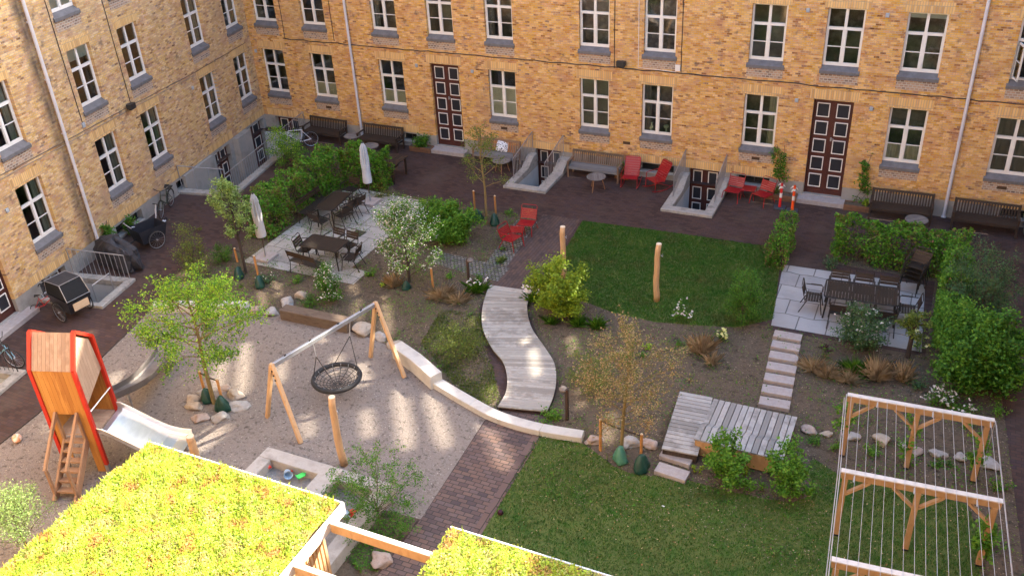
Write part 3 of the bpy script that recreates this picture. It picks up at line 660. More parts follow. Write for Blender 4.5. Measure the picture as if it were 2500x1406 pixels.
# the wing the picture is taken from: it stands in full sun and sends warm light back
near = thing('brick_building', 'sunlit brick wing facing the courtyard from behind the viewpoint', 'building')
m = MB(); m.add([(-30, -32.2, -1), (24, -32.2, -1), (24, -32.2, 17), (-30, -32.2, 17)], [(0, 1, 2, 3)]); m.build('wall', M_brick, near, norm=False)
m = MB()
for i in range(18):
    for z in (1.7, 4.8, 7.9, 11.0, 14.0): m.bx(-29+i*2.9, -27.85+i*2.9, -32.19, -32.12, z, z+1.9)
m.build('window', M_white, near)
rt = thing('brick_building', 'brick wing closing the courtyard beyond the right edge', 'building')
m = MB(); m.add([(16.5, .3, -1), (16.5, -32.2, -1), (16.5, -32.2, 15), (16.5, .3, 15)], [(0, 1, 2, 3)]); m.build('wall', M_brick, rt, norm=False)

# ================================================================== basement stairwells
def stairwell(label, x0, x1, depth, rim_l, rim_r, rim_f, par_rot=0, loc=(0, 0, 0), ramp_sides=True, steps=True, top=.10, wall_y=BY+.015, lip=.42):
    """opening x0..x1, running from the wall to y=-depth, raised rim, render lining, stairs down"""
    t = thing('basement_stairwell', label, 'stairwell', loc, par_rot)
    yb = -depth; m = MB()
    hi = lip if ramp_sides else top
    for a, b in ((x0-rim_l, x0), (x1, x1+rim_r)):
        if b-a < .02: continue
        # side rims rise toward the wall
        if ramp_sides: m.extr([(wall_y, -.1), (wall_y, hi), (wall_y-.35, hi), (wall_y-.9, top+.03), (yb, top), (yb, -.1)], 'x', a, b)
        else: m.bx(a, b, yb, wall_y, -.1, top)
    m.bx(x0-rim_l, x1+rim_r, yb-rim_f, yb-.001, -.1, top-.004)
    m.build('rim', M_rim, t, bevel=.012)
    l = MB(); zf = -1.6; top = -.101
    l.add([(x0, yb, zf), (x0, wall_y, zf), (x0, wall_y, top), (x0, yb, top)], [(0, 1, 2, 3)])
    l.add([(x1, yb, zf), (x1, wall_y, zf), (x1, wall_y, top), (x1, yb, top)], [(0, 3, 2, 1)])
    l.add([(x0, yb, zf), (x1, yb, zf), (x1, yb, top), (x0, yb, top)], [(0, 3, 2, 1)])
    l.add([(x0, yb, zf), (x1, yb, zf), (x1, wall_y, zf), (x0, wall_y, zf)], [(0, 1, 2, 3)])
    l.build('lining', M_lining, t, norm=False)
    return t
def railing(par, pts, zt, zb, step=.13, r=.013, mat=None, sticks=True, name='railing'):
    """pts: plan points; zt, zb: rail and foot heights at each of them"""
    m = MB(); mat = mat or M_galv
    P = [Vector((p[0], p[1], z)) for p, z in zip(pts, zt)]; Q = [Vector((p[0], p[1], z)) for p, z in zip(pts, zb)]
    m.tube(P, r*1.5, 6)
    if sticks:
        for i in range(len(P)-1):
            n = max(1, int((P[i+1]-P[i]).length/step))
            for k in range(n+1):
                a = P[i].lerp(P[i+1], k/n); b = Q[i].lerp(Q[i+1], k/n); m.tube([b, a], r*(1.3 if k in (0, n) else .75), 5)
    return m.build(name, mat, par)
w1 = stairwell('concrete stairwell with railings, between the bench with the cushion and the slatted grey bench', -6.27, -5.26, 2.38, .30, .42, .34)
railing(w1, [(-6.42, -.2), (-6.42, -2.05)], (1.32, .93), (.5, .12)); railing(w1, [(-5.12, -.2), (-5.12, -2.05)], (1.32, .93), (.5, .12))
w2 = stairwell('concrete stairwell with thin railings, between the right red rocking chair and the red chair pair', -.12, 1.03, 2.36, .34, .34, .36)
railing(w2, [(-.3, -.2), (-.3, -1.7)], (1.35, .95), (.5, .12), .08, .009); railing(w2, [(1.2, -.2), (1.2, -1.7)], (1.35, .95), (.5, .12), .08, .009)
wB = stairwell('long concrete light court with two basement doors, in the corner between the wings', -7.05, -.42, 2.12, .34, 0, .32, LROT, (LX0, 0, 0), ramp_sides=False)
railing(wB, [(-7.2, -.15), (-6.95, -1.95)], (1.1, .95), (.1, .1), .5); railing(wB, [(-6.95, -2.26), (-.6, -2.26)], (.95, .95), (.1, .1), .16, .011)
MB().bx(-3.1, -2.0, BY-.28, BY+.01, -1.6, .60).build('buttress', M_conc, wB); MB().bx(-7.0, -4.9, BY-.12, BY+.01, -1.6, .58).build('buttress', M_conc, wB)
wA = stairwell('concrete stairwell with a steel railing behind the black cargo tricycle', -15.3, -14.02, 2.15, .2, .28, .26, LROT, (LX0, 0, 0), ramp_sides=False)
railing(wA, [(-13.86, -.2), (-13.86, -2.3)], (1.05, .98), (.1, .1), .17, .013)
r_ = railing(wA, [(-15.1, -1.9), (-14.3, -1.95)], (.55, .55), (-.5, -.5), .6, .012)
wC = stairwell('concrete stairwell at the left edge, beside the blue bicycle', -22.0, -19.15, 2.1, .2, .28, .26, LROT, (LX0, 0, 0), ramp_sides=False)
railing(wC, [(-19.0, -.2), (-19.0, -2.2)], (1.0, 1.0), (.1, .1), .14, .012, M_black)

# door steps
for nm, mk in (('pale stone doorstep under the left red door of the far wing', (-10.15, 0)), ('pale stone doorstep under the right red door of the far wing', (4.58, 0))):
    o = MB().bx(mk[0]-.82, mk[0]+.82, -.56, BY-.001, 0, .17).bx(mk[0]-.64, mk[0]+.64, BY-.001, .05, .02, .195).build('door_step', M_slab, bevel=.01); tag(o, nm, 'doorstep')
o = MB().bx(-17.95, -15.95, -.50, BY-.001, 0, .15).bx(-17.6, -16.34, BY-.001, .05, .02, .175).build('door_step', M_slab, loc=(LX0, 0, 0), rz=LROT, bevel=.01); tag(o, 'long pale doorstep at the left wing, left of the cargo tricycle', 'doorstep')

# ================================================================== ground
holesG = []
def rect_left(s0, s1, d0, d1): return [LW(s0, d0), LW(s1, d0), LW(s1, d1), LW(s0, d1)]
holesG.append([(-6.27, -.08), (-5.26, -.08), (-5.26, -2.38), (-6.27, -2.38)])
holesG.append([(-.12, -.08), (1.03, -.08), (1.03, -2.36), (-.12, -2.36)])
holesG.append(rect_left(-7.05, -.42, .08, 2.12)); holesG.append(rect_left(-15.3, -14.02, .08, 2.15)); holesG.append(rect_left(-22.0, -19.15, .08, 2.1))
sheet('paving', [(-60, -60), (60, -60), (60, 40), (-60, 40)], 0, M_pav, holesG)
SX0 = -5.3
# playground gravel
curveL = smooth_line([G(975, 850, 0), G(1022, 893, 0), G(1075, 938, 0), G(1140, 988, 0), G(1195, 1018, 0)], 5)
gr = [G(0, 1085), G(90, 1013), G(180, 935), G(250, 872), G(330, 795), G(372, 752), G(600, 757), G(675, 765), (-6.6, -13.15)]+[(p.x, p.y) for p in curveL]+[(-1.12, -15.4), (-.92, -18.95), (-1.85, -19.0), (-1.85, -26), (-14.5, -26), (-12.6, -22)]
sheet('gravel', [(p[0], p[1]) for p in gr], .004, M_gravel)
# soil of the beds
soilA = [tuple(G(390, 742)[:2]), tuple(G(425, 675)[:2]), tuple(G(520, 610)[:2]), (-13.1, -10.3), (-13.3, -9.3), (-13.45, -4.2), (-13.0, -3.75), (-10.9, -3.75), (-10.2, -4.4), (-8.9, -4.6), (-5.2, -4.7), (-4.3, -4.75), (-3.78, -9.5), (-3.6, -10.7), (-2.6, -12.4), (-1.0, -14.6), (-1.05, -15.3), (-2.8, -14.6), (-4.8, -13.5), (-6.7, -13.0), (-10.3, -13.1)]
sheet('soil', soilA, .006, M_soil)
soilB = [(-2.35, -9.3), (-2.0, -9.0), (4.55, -8.75), (4.55, -8.95), (8.55, -8.8), (8.55, -4.7), (5.4, -4.55), (5.4, -3.85), (9.6, -3.6), (10.3, -9), (10.9, -17.2), (10.9, -24), (9.95, -24), (9.9, -14.6), (7.2, -14.6), (7.1, -17.4), (.5, -17.4), (.3, -15.35), (.3, -14.7), (.05, -13.4), (-.9, -12.1), (-2.25, -10.3)]
sheet('soil', soilB, .008, M_soil)
sheet('soil', [(-1.85, -19.0), (-.98, -18.95), (-.98, -23.5), (-1.85, -23.5)], .007, M_soil)
# lawns
l1 = [G(1422, 540), (.0, -4.2), (3.8, -4.12), G(1905, 640), G(1888, 780), G(1800, 800), G(1700, 795), G(1600, 787), G(1500, 765), G(1430, 738), (-2.3, -8.9)]
sheet('lawn', [(p[0], p[1]) for p in l1], .012, M_grass)
l2 = [(.33, -15.42)]+[tuple(G(*q)[:2]) for q in ((1420, 1082), (1455, 1105), (1500, 1140), (1545, 1158), (1600, 1163), (1680, 1172), (1760, 1195), (1850, 1214), (1930, 1228), (1968, 1215), (1980, 1180), (1972, 1140), (1985, 1118))]+[(7.1, -14.25), (9.7, -14.2), (10.0, -15), (10.1, -24), (-.2, -24), (.5, -18.8)]
lawn2 = sheet('lawn', l2, .012, M_grass)
# patios
pA = [(-12.35, -4.5), (-9.05, -4.9), (-8.25, -8.5), (-8.0, -10.9), (-8.9, -10.95), (-12.3, -10.85)]
sheet('patio', [(-12.3, -4.55), (-8.6, -4.75), (-8.6, -9.95), (-7.95, -10.0), (-7.95, -10.85), (-12.3, -10.85)], .016, M_flag)
sheet('patio', [(4.22, -5.15), (8.3, -5.0), (8.45, -8.65), (4.55, -8.72)], .016, M_flag2)
# paths
sheet('path', [(-4.25, -4.3), (-2.85, -4.3), (-2.38, -9.6), (-3.75, -9.75)], .010, M_path2)
sheet('path', [(-1.0, -14.9), (.28, -14.7), (.42, -18), (.6, -24), (-1.0, -24), (-.92, -18.7), (-1.1, -15.2)], .014, M_path)
m = MB()
for xa, xb, y0, y1 in ((.22, .44, -15.45, -24),):
    m.add([(xa, y0, .02), (xb, y0, .02), (xb+.17, y1, .02), (xa+.17, y1, .02)], [(0, 3, 2, 1)])
o = m.build('path_edge', brickm('edge_course', .5, .21, PP, (.04, .035, .03), ax='YX', mw=.018, cluster=.3), norm=True); o['kind'] = 'structure'
sheet('cobbles', [G(1060, 612), G(1245, 655), G(1215, 688), G(1140, 668), G(1050, 640)], .011, M_cob)
sheet('cobbles', [(-4.95, -5.0), (-4.2, -4.9), (-3.78, -9.0), (-4.55, -8.7)], .013, M_cob)
# edging of the playground toward the paving

# ================================================================== furniture
def slats(m, a, b, n, w, t, z0=0):
    pass
def bench_proto(wood, seatm, backm, L=1.95):
    """garden bench with upright slats, front toward -y"""
    t = thing('park_bench', 'x', 'bench'); h = L/2
    m = MB()
    for k in range(5): m.box((0, -.52+.10*k, .43+.004*k), (L-.08, .085, .03))
    m.box((0, -.555, .385), (L-.1, .03, .07)); m.build('seat', seatm, t)
    m = MB(); R = Matrix.Rotation(math.radians(12), 3, 'X')
    rt_ = lambda x, z: R@Vector((x, 0, z))+Vector((0, -.06, .42))
    # 'X' rotation leans the top backwards (+y)
    R = Matrix.Rotation(math.radians(-12), 3, 'X')
    n = int(L/.085)
    for k in range(n): m.box(rt_(-h+.07+(L-.14)*k/(n-1), .24), (.045, .018, .42), R=R)
    m.box(rt_(0, .47), (L, .035, .075), R=R); m.box(rt_(0, .04), (L-.06, .03, .05), R=R); m.build('backrest', backm, t)
    for s in (-1, 1):
        x = s*(h-.03)
        m = MB().box((x, -.54, .31), (.06, .06, .62)); m.build('leg', wood, t)
        m = MB().beam((x, -.02, 0), (x, .0, .45), .06, .06).beam((x, .0, .45), (x, .05, .92), .06, .05); m.build('leg', wood, t)
        m = MB().box((x, -.29, .635), (.075, .60, .03)).box((x, -.28, .36), (.04, .48, .06)); m.build('armrest', wood, t)
    return t
bp1 = bench_proto(M_bench, M_bench, M_bench)
def placeb(o, x, y, rz=0, z=0): o.location = (x, y, z); o.rotation_euler.z = rz
GB = 'wooden benches along the far wall'
placeb(bp1, -15.95, -.42, math.radians(-2)); tag(bp1, 'dark brown bench nearest the corner, beside the white bicycle', 'bench', GB)
def gx(u, v, y, z=0):
    """x of image pixel (u,v) on the upright plane y"""
    d = _f*FPX+_r2*(u-1250)-_u2*(v-703); t = (y-CAM[1])/d[1]; return (CAM+d*t)[0]
dup(bp1, (-13.15, -.45, 0), 0, 'dark brown bench in front of the left zinc downpipe')
dup(bp1, (7.2, -.5, 0), math.radians(2), 'dark brown bench left of the right zinc downpipe')
o = dup(bp1, (9.75, -.5, 0), 0, 'dark brown bench right of the right zinc downpipe, at the right edge')
bp2 = bench_proto(M_bench2, M_benchgrey, M_benchor, 1.85)
placeb(bp2, -7.78, -.42); tag(bp2, 'orange-backed bench carrying a black and white cushion', 'bench', GB)
bp3 = bench_proto(M_bench2, M_benchgrey, M_bench2, 2.05)
placeb(bp3, -3.62, -.45); tag(bp3, 'brown bench with silver-grey seat between the stairwell and the red rocking chairs', 'bench', GB)
# cushion
m = MB(); rs = random.Random(4)
n = 10
vs = []
for i in range(n+1):
    for j in range(n+1):
        a, b = i/n*2-1, j/n*2-1; pf = (1-a**4)*(1-b**4)
        vs.append((a*.24*(1-.08*b*b), -pf*.09, b*.22*(1-.08*a*a)))
fs = [(i*(n+1)+j, (i+1)*(n+1)+j, (i+1)*(n+1)+j+1, i*(n+1)+j+1) for i in range(n) for j in range(n)]
m.add(vs, fs); m.add([(x, -y, z) for x, y, z in vs], [tuple(reversed(f)) for f in fs])
M_cush = pm('zigzag_cloth', (.75, .75, .76), (.03, .03, .04), 14, .9, c3=(.5, .5, .5), detail=1)
for e_ in [x for x in M_cush.node_tree.nodes if x.type == 'VALTORGB']: e_.color_ramp.interpolation = 'CONSTANT'; e_.color_ramp.elements[0].position = 0; e_.color_ramp.elements[1].position = .52; e_.color_ramp.elements[2].position = .6; e_.color_ramp.elements[2].color = (.78, .78, .78, 1); e_.color_ramp.elements[1].color = (.03, .03, .04, 1)
o = m.build('cushion', M_cush, smooth=True, loc=(-7.62, -.46, .66)); o.rotation_euler = (math.radians(-22), math.radians(10), math.radians(12))
tag(o, 'black and white patterned cushion leaning on the orange-backed bench', 'cushion')
def round_table(R=.34, H=.52, top=None):
    t = thing('round_table', 'x', 'table'); m = MB()
    n = 11
    for k in range(n):
        y = -R+(k+.5)*2*R/n; w_ = 2*math.sqrt(max(0, R*R-y*y))-.04
        if w_ > .05: m.box((0, y, H), (w_, 2*R/n-.008, .02))
    m.ring((0, 0, H), R, .017, 28, 6); m.build('tabletop', M_ttop, t)
    for k in range(3):
        a = k*2*PI/3+.5; c_, s_ = math.cos(a), math.sin(a)
        MB().tube([(c_*R*.55, s_*R*.55, H-.02), (c_*R*.95, s_*R*.95, 0)], [.022, .014], 8).build('leg', M_tleg, t)
    return t
rt0 = round_table(); GT = 'round slatted side tables'
p = G(870, 345); placeb(rt0, -14.35, -1.0); tag(rt0, 'round grey side table squeezed between the two left dark benches', 'table', GT)
dup(rt0, (-13.0, -1.75, 0), 1, 'round side table standing free in front of the left downpipe bench')
dup(rt0, (-7.2, -1.45, 0), .4, 'round side table half hidden by the slim tree, at the cushion bench')
dup(rt0, (-3.2, -1.75, 0), 2, 'round slatted side table in front of the silver-seated bench')
dup(rt0, (7.75, -1.7, 0), .7, 'pale round side table behind the right hedge')
# picnic table behind the left hedge
t = thing('picnic_table', 'rectangular brown wooden table standing behind the left parasol and hedge', 'table', (-11.1, -3.25, 0), .02)
m = MB()
for k in range(7): m.box((-.39+.13*k, 0, .72), (.12, 1.25, .03))
m.build('tabletop', M_bench, t)
for sx in (-1, 1):
    for sy in (-1, 1): MB().box((sx*.36, sy*.5, .35), (.07, .07, .70)).build('leg', M_bench, t)
MB().box((0, 0, .35), (.06, 1.0, .06)).box((0, -.5, .2), (.66, .05, .05)).build('stretcher', M_bench, t)

# metal cafe chairs
def chair_proto(mat, matb, arms=True, W=.50, H=.86, seat=.44, D=.44, low=False, top_tube=False):
    t = thing('garden_chair', 'x', 'chair'); h = W/2
    m = MB()
    for k in range(6):
        y = -D/2+D*(k+.5)/6; m.box((0, y, seat-.012*math.sin(PI*(k+.5)/6)+(.02 if k == 0 else 0)), (W-.03, D/6-.012, .014))
    m.tube([(-h+.01, -D/2, seat-.02), (-h+.01, D/2, seat-.03)], .011, 6).tube([(h-.01, -D/2, seat-.02), (h-.01, D/2, seat-.03)], .011, 6); m.build('seat', mat, t)
    m = MB(); ang = math.radians(-16 if not low else -24); R = Matrix.Rotation(ang, 3, 'X'); bl = H-seat; nb = 3 if not low else 5
    for k in range(nb):
        z = bl*(.38+.6*k/nb) if not low else bl*(.16+.72*k/nb); m.box(R@Vector((0, 0, z))+Vector((0, D/2, seat)), (W-.04, .012, bl*(.6 if not low else .74)/nb-.012), R=R)
    tp = R@Vector((0, 0, bl))+Vector((0, D/2, seat))
    m.tube([(-h+.005, D/2, seat-.03), (-h+.005, tp.y, tp.z), (-h+.05, tp.y+.01, tp.z+.035), (h-.05, tp.y+.01, tp.z+.035), (h-.005, tp.y, tp.z), (h-.005, D/2, seat-.03)], .013, 7)
    m.build('backrest', matb, t)
    for s in (-1, 1):
        MB().tube([(s*(h-.01), -D/2+.02, seat-.02), (s*(h+.02), -D/2-.05, 0)], .014, 7).build('leg', mat, t)
        MB().tube([(s*(h-.01), D/2-.06, seat-.02), (s*(h+.02), D/2+.14, 0)], .014, 7).build('leg', mat, t)
        if arms:
            z = seat+.22
            MB().tube([(s*h, -D/2+.02, seat-.02), (s*(h+.03), -D/2+.01, z-.03), (s*(h+.03), -D/2+.05, z), (s*(h+.01), D/2+.04, z+.01)], .013, 7).box((s*(h+.03), -.03, z+.012), (.045, .30, .012)).build('armrest', mat, t)
    return t
GC1 = 'brown metal chairs at the dining tables'
c0 = chair_proto(M_mesa, M_mesab)
first = [c0]
def chairat(u, v, face, label, proto=None, group=GC1, arms=True, z=0, off=(0, 0)):
    """chair whose seat centre (z .44) is at image pixel (u,v); face = heading in degrees of its front"""
    p = G(u, v, .44+z); loc = (p.x+off[0], p.y+off[1], z); rz = math.radians(face+90)
    if proto is None and first[0] is not None:
        c = first[0]; first[0] = None; placeb(c, loc[0], loc[1], rz, z); return tag(c, label, 'chair', group)
    return dup(proto or c0, loc, rz, label, group)
def dining_table(label, c, L, W, rz, H=.74, n=16, across=True):
    t = thing('dining_table', label, 'table', (c.x, c.y, 0), rz, 'brown metal dining tables')
    m = MB()
    for k in range(n):
        x = -L/2+.03+(L-.06)*(k+.5)/n; m.box((x, 0, H), ((L-.06)/n-.008, W-.08, .02))
    r_ = .08; P = []
    for cx, cy, a0 in ((L/2-r_, W/2-r_, 0), (-L/2+r_, W/2-r_, 90), (-L/2+r_, -W/2+r_, 180), (L/2-r_, -W/2+r_, 270)):
        for a in (0, 30, 60, 90): P.append((cx+r_*math.cos(math.radians(a0+a)), cy+r_*math.sin(math.radians(a0+a)), H))
    m.tube(P+[P[0]], .022, 6, False); m.box((0, 0, H-.03), (L-.1, .05, .03)); m.build('tabletop', M_mesa, t)
    for sx in (-1, 1):
        for sy in (-1, 1): MB().tube([(sx*(L/2-.1), sy*(W/2-.1), H-.02), (sx*(L/2-.03), sy*(W/2-.05), 0)], .024, 8).build('leg', M_mesa, t)
    return t
def quad_fit(pts, z):
    P = [G(u, v, z) for u, v in pts]; c = sum(P, Vector())/4; e = ((P[1]-P[0])+(P[2]-P[3]))/2; f = ((P[3]-P[0])+(P[2]-P[1]))/2
    return c, e.length, f.length, math.atan2(e.y, e.x)
c, L_, W_, a = quad_fit([(765, 571), (851, 588), (823, 616), (728, 601)], .74)
print('tabA1', c, L_, W_, a); TA1 = c
dining_table('brown slatted dining table by the drain grate, with the metal bench in front', c, L_, W_, a)
c, L_, W_, a = quad_fit([(767, 508), (817, 466), (857, 473), (810, 516)], .74)
print('tabA2', c, L_, W_, a); TA2 = c
dining_table('brown slatted dining table close to the left hedge', c, L_, W_, a, n=18)
c, L_, W_, a = quad_fit([(2019, 682), (2197, 704), (2193, 749), (2012, 723)], .74)
print('tabB', c, L_, W_, a); TB = c; LB = L_; WB_ = W_; AB = a
dining_table('long brown dining table on the right patio', c, L_, W_, a, n=22)
def around(c, a, dx, dy, face, label, proto=None, group=GC1):
    q = Matrix.Rotation(a, 3, 'Z')@Vector((dx, dy, 0)); rz = a+math.radians(face+90)
    loc = (c.x+q.x, c.y+q.y, 0)
    if proto is None and first[0] is not None:
        k = first[0]; first[0] = None; placeb(k, loc[0], loc[1], rz); return tag(k, label, 'chair', group)
    return dup(proto or c0, loc, rz, label, group)
chairat(748, 606, 8, 'armchair at the left end of the bench table, back toward the parasol')
around(TA1, -.12, -.22, .68, 270, 'left one of the two chairs backing the drain grate')
around(TA1, -.12, .36, .68, 270, 'right one of the two chairs backing the drain grate')
chairat(857, 625, 190, 'armchair pulled out at the right end of the bench table')
chairat(782, 537, 80, 'armchair at the near end of the hedge table')
chairat(838, 522, 165, 'nearer armchair on the right side of the hedge table')
chairat(852, 503, 165, 'middle armchair on the right side of the hedge table')
chairat(868, 497, 170, 'farther armchair on the right side of the hedge table')
chairat(855, 462, 265, 'chair with russet back at the far end of the hedge table')
def metal_bench(label, c, rz, L=1.25):
    t = thing('metal_bench', label, 'bench', (c.x, c.y, 0), rz, 'brown metal benches with backs'); h = L/2
    m = MB()
    for k in range(5): m.box((0, -.2+.085*(k+.5), .44), (L, .07, .014))
    m.build('seat', M_mesa, t)
    m = MB().box((0, .29, .80), (L-.06, .014, .10)).box((0, .27, .70), (L-.06, .014, .06))
    for x in (-h+.04, 0, h-.04): m.tube([(x, .2, .43), (x, .31, .86)], .013, 6)
    m.build('backrest', M_mesab, t)
    for s in (-1, 1): MB().tube([(s*(h-.02), -.2, 0), (s*(h-.02), -.17, .43), (s*(h-.02), .17, .43), (s*(h-.02), .24, 0)], .015, 7).build('leg', M_mesa, t)
    return t
q = Matrix.Rotation(-.12, 3, 'Z')@Vector((-.05, -.80, 0))
metal_bench('metal bench in front of the dining table nearest the camera on the left patio', Vector((TA1.x+q.x, TA1.y+q.y, 0)), -.12+PI)
metal_bench('metal bench between the hedge table and the left hedge', Vector((TA2.x-.82, TA2.y, 0)), PI/2, 1.5)
for k, (nm) in enumerate(('left', 'middle', 'right')):
    around(TB, AB, -.62+.66*k, WB_/2+.22, 270, nm+' one of the three chairs on the far side of the long right table')
    around(TB, AB, -.52+.60*k, -WB_/2-.14, 90, nm+' one of the three chairs on the near side of the long right table')
around(TB, AB, -LB/2-.28, -.05, 0, 'armchair at the left end of the long right table')
around(TB, AB, LB/2+.25, -.02, 180, 'armchair at the right end of the long right table')
sk = G(2222, 710)
for k, nm in enumerate(('lowest', 'second from the bottom', 'second from the top', 'topmost')):
    dup(c0, (sk.x+.02*k, sk.y+.03*k, .12*k), math.radians(-20), nm+' chair of the stack at the corner of the right hedge', GC1)
# red chairs
GR = 'red metal lounge furniture'
r0 = chair_proto(M_redm, M_redm, False, .56, .84, .36, .50, True)
p = G(1788, 452, .3); placeb(r0, 1.66, -.98, math.radians(-8)); tag(r0, 'red lounge chair right beside the thin railing of the right stairwell', 'chair', GR)
dup(r0, (2.68, -.98, 0), math.radians(-24), 'red lounge chair nearest the two red and white barrier posts')
def red_table(label, loc, rz, W=.46, H=.36):
    t = thing('side_table', label, 'table', loc, rz, 'red square side tables'); m = MB()
    for k in range(5): m.box((0, -W/2+W*(k+.5)/5, H), (W, W/5-.01, .014))
    m.tube([(-W/2, -W/2, H), (W/2, -W/2, H), (W/2, W/2, H), (-W/2, W/2, H), (-W/2, -W/2, H)], .012, 6); m.build('tabletop', M_redm, t)
    for sx in (-1, 1):
        for sy in (-1, 1): MB().tube([(sx*W*.47, sy*W*.47, H), (sx*W*.52, sy*W*.52, 0)], .012, 6).build('leg', M_redm, t)
red_table('small red table between the two red chairs by the far wall', (2.16, -.66, 0), 0)
q1 = G(1284, 548, .3); q2 = G(1250, 583, .35); q3 = G(1262, 560, .36)
dup(r0, (q1.x, q1.y, 0), math.radians(-55+180-90-90+60), 'armless red chair on the cobbles beside the slim staked tree', GR)
ra = chair_proto(M_redm, M_redm, True, .54, .80, .40, .46, True)
placeb(ra, q2.x, q2.y, math.radians(78)); tag(ra, 'red chair with armrests on the cobbles, nearest the brick path', 'chair', GR)
red_table('small red table between the two red chairs on the cobbles', (q3.x, q3.y, 0), .3)
def rocker(label, x, y, rz):
    t = thing('rocking_chair', label, 'rocking chair', (x, y, 0), rz, 'red rocking chairs')
    W = .56; h = W/2; m = MB()
    prof = [(-.30, .40), (-.16, .375), (-.02, .345), (.10, .34)]
    for i in range(5): m.box((0, -.28+.09*i, .40-.012*i), (W, .082, .014))
    m.build('seat', M_redm, t)
    m = MB(); R = Matrix.Rotation(math.radians(-27), 3, 'X')
    for i in range(8): m.box(R@Vector((0, 0, .06+.088*i))+Vector((0, .12, .34)), (W, .014, .080), R=R)
    tp = R@Vector((0, 0, .74))+Vector((0, .12, .34))
    m.tube([(-h, .10, .33), (-h, tp.y-.03, tp.z-.05), (-h+.07, tp.y, tp.z), (h-.07, tp.y, tp.z), (h, tp.y-.03, tp.z-.05), (h, .10, .33)], .014, 7); m.build('backrest', M_redm, t)
    for s in (-1, 1):
        x_ = s*(h+.02)
        MB().tube([(x_, -.42, .10), (x_, -.3, .045), (x_, -.05, .014), (x_, .2, .03), (x_, .45, .11), (x_, .55, .17)], .016, 7).build('runner', M_redm, t)
        MB().tube([(x_, -.30, .05), (x_, -.27, .60), (x_, -.2, .62), (x_, .26, .63)], .013, 7).tube([(x_, -.27, .40), (x_, .42, .1)], .012, 6).build('armrest', M_redm, t)
    return t
rocker('red rocking chair seen straight from the front, next to the small planter', -2.12, -1.0, math.radians(6))
rocker('red rocking chair turned sideways, just left of the right stairwell', -1.12, -.95, math.radians(-38))

# planters
def planter(label, x, y, L=1.0, D=.34, H=.24, cat='planter'):
    t = thing('planter_box', label, cat, (x, y, 0), 0, 'wooden planter boxes along the far wall')
    m = MB()
    for k in range(2):
        z = .06+k*.11; m.box((0, -D/2, z), (L, .025, .10)); m.box((0, D/2, z), (L, .025, .10)); m.box((-L/2+.012, 0, z), (.025, D-.03, .10)); m.box((L/2-.012, 0, z), (.025, D-.03, .10))
    m.build('box', M_plant, t); MB().bx(-L/2+.03, L/2-.03, -D/2+.02, D/2-.02, .02, .20).build('soil', M_soil, t); return t
PL = [planter('planter box full of dark green leaves, left of the left red door', -11.35, -.45, 1.0),
      planter('small planter box between the silver-seated bench and the red rocking chair', -2.62, -.42, .55),
      planter('planter box behind the two barrier posts, left of the right red door', 3.28, -.42, 1.05),
      planter('planter box under the tall climber right of the right red door', 5.82, -.45, .85)]
# barrier posts
M_or = pm('signal_orange', (.85, .10, .015), (.75, .08, .012), 4, .5); M_rd = pm('signal_red', (.62, .02, .02), (.55, .015, .02), 4, .5)
for lab, x, y, mm, H_ in (('red and white barrier post on a black rubber foot, the left one', 3.36, -1.2, M_rd, .95), ('orange and white barrier post with bits of tape, the right one', 3.80, -1.3, M_or, .98)):
    t = thing('barrier_post', lab, 'barrier post', (x, y, 0), .1, 'barrier posts by the red door')
    MB().bx(-.19, .19, -.16, .16, 0, .07).build('foot', pm('grey_rubber', (.04, .05, .065), (.055, .065, .08), 5, .7), t, bevel=.015)
    MB().lathe([(.05, .07), (.045, .42), (.045, .43)], n=14).build('tube', mm, t)
    MB().lathe([(.046, .43), (.046, .60)], n=14).build('white_band', M_white, t)
    MB().lathe([(.045, .60), (.045, .78)], n=14).build('tube', mm, t)
    MB().lathe([(.046, .78), (.046, .86)], n=14).build('white_band', M_white, t)
    MB().lathe([(.045, .86), (.04, H_)], n=14).build('tube', mm, t)
    m = MB(); rs = random.Random(7)
    for k in range(5): a = rs.uniform(0, 6); z = .7+.05*k; m.tube([(0, 0, z), (.06*math.cos(a), .06*math.sin(a), z+.03), (.13*math.cos(a), .13*math.sin(a), z-.04)], [.02, .03, .008], 4)
    m.build('tape', M_white, t)

# parasols
def parasol(label, u, v, H, mat, lean, seed):
    p = G(u, v); t = thing('parasol', label, 'parasol', (p.x, p.y, 0), 0, 'closed parasols on the left patio')
    MB().bx(-.30, .30, -.30, .30, .016, .12).build('base', M_slab, t, bevel=.01); MB().tube([(0, 0, .12), (0, 0, .42)], .028, 10).build('sleeve', M_galv, t)
    MB().tube([(0, 0, .42), (0, 0, H)], .02, 8).build('pole', M_barkd, t)
    nf = 8; wob = lambda a, i: 1+.30*math.cos(nf*a+seed)*(i > 2)
    MB().lathe([(.165, .86), (.17, .96), (.15, 1.35), (.125, 1.75), (.10, H-.26), (.085, H-.12), (.03, H)], n=48, wob=wob).build('canopy', mat, t, smooth=False)
    MB().lathe([(.12, H-.27), (.095, H-.14), (.035, H+.02)], n=32, wob=lambda a, i: 1+.22*math.cos(8*a)).build('vent_cap', mat, t); MB().lathe([(.04, H), (.035, H+.06), (.01, H+.07)], n=10).build('finial', M_black, t)
parasol('closed cream parasol in front of the left hedge', 650, 632, 2.36, M_canvas2, 0, 0)
parasol('closed pale blue parasol at the far end of the left patio', 905, 497, 2.36, M_canvas, 0, 1)
p = G(875, 571); o = MB().box((p.x, p.y, .024), (.44, .40, .012), -.12).build('drain_grate', pm('iron_grate', (.035, .035, .02), (.08, .075, .045), 40, .8)); tag(o, 'square iron drain grate in the left patio', 'drain')

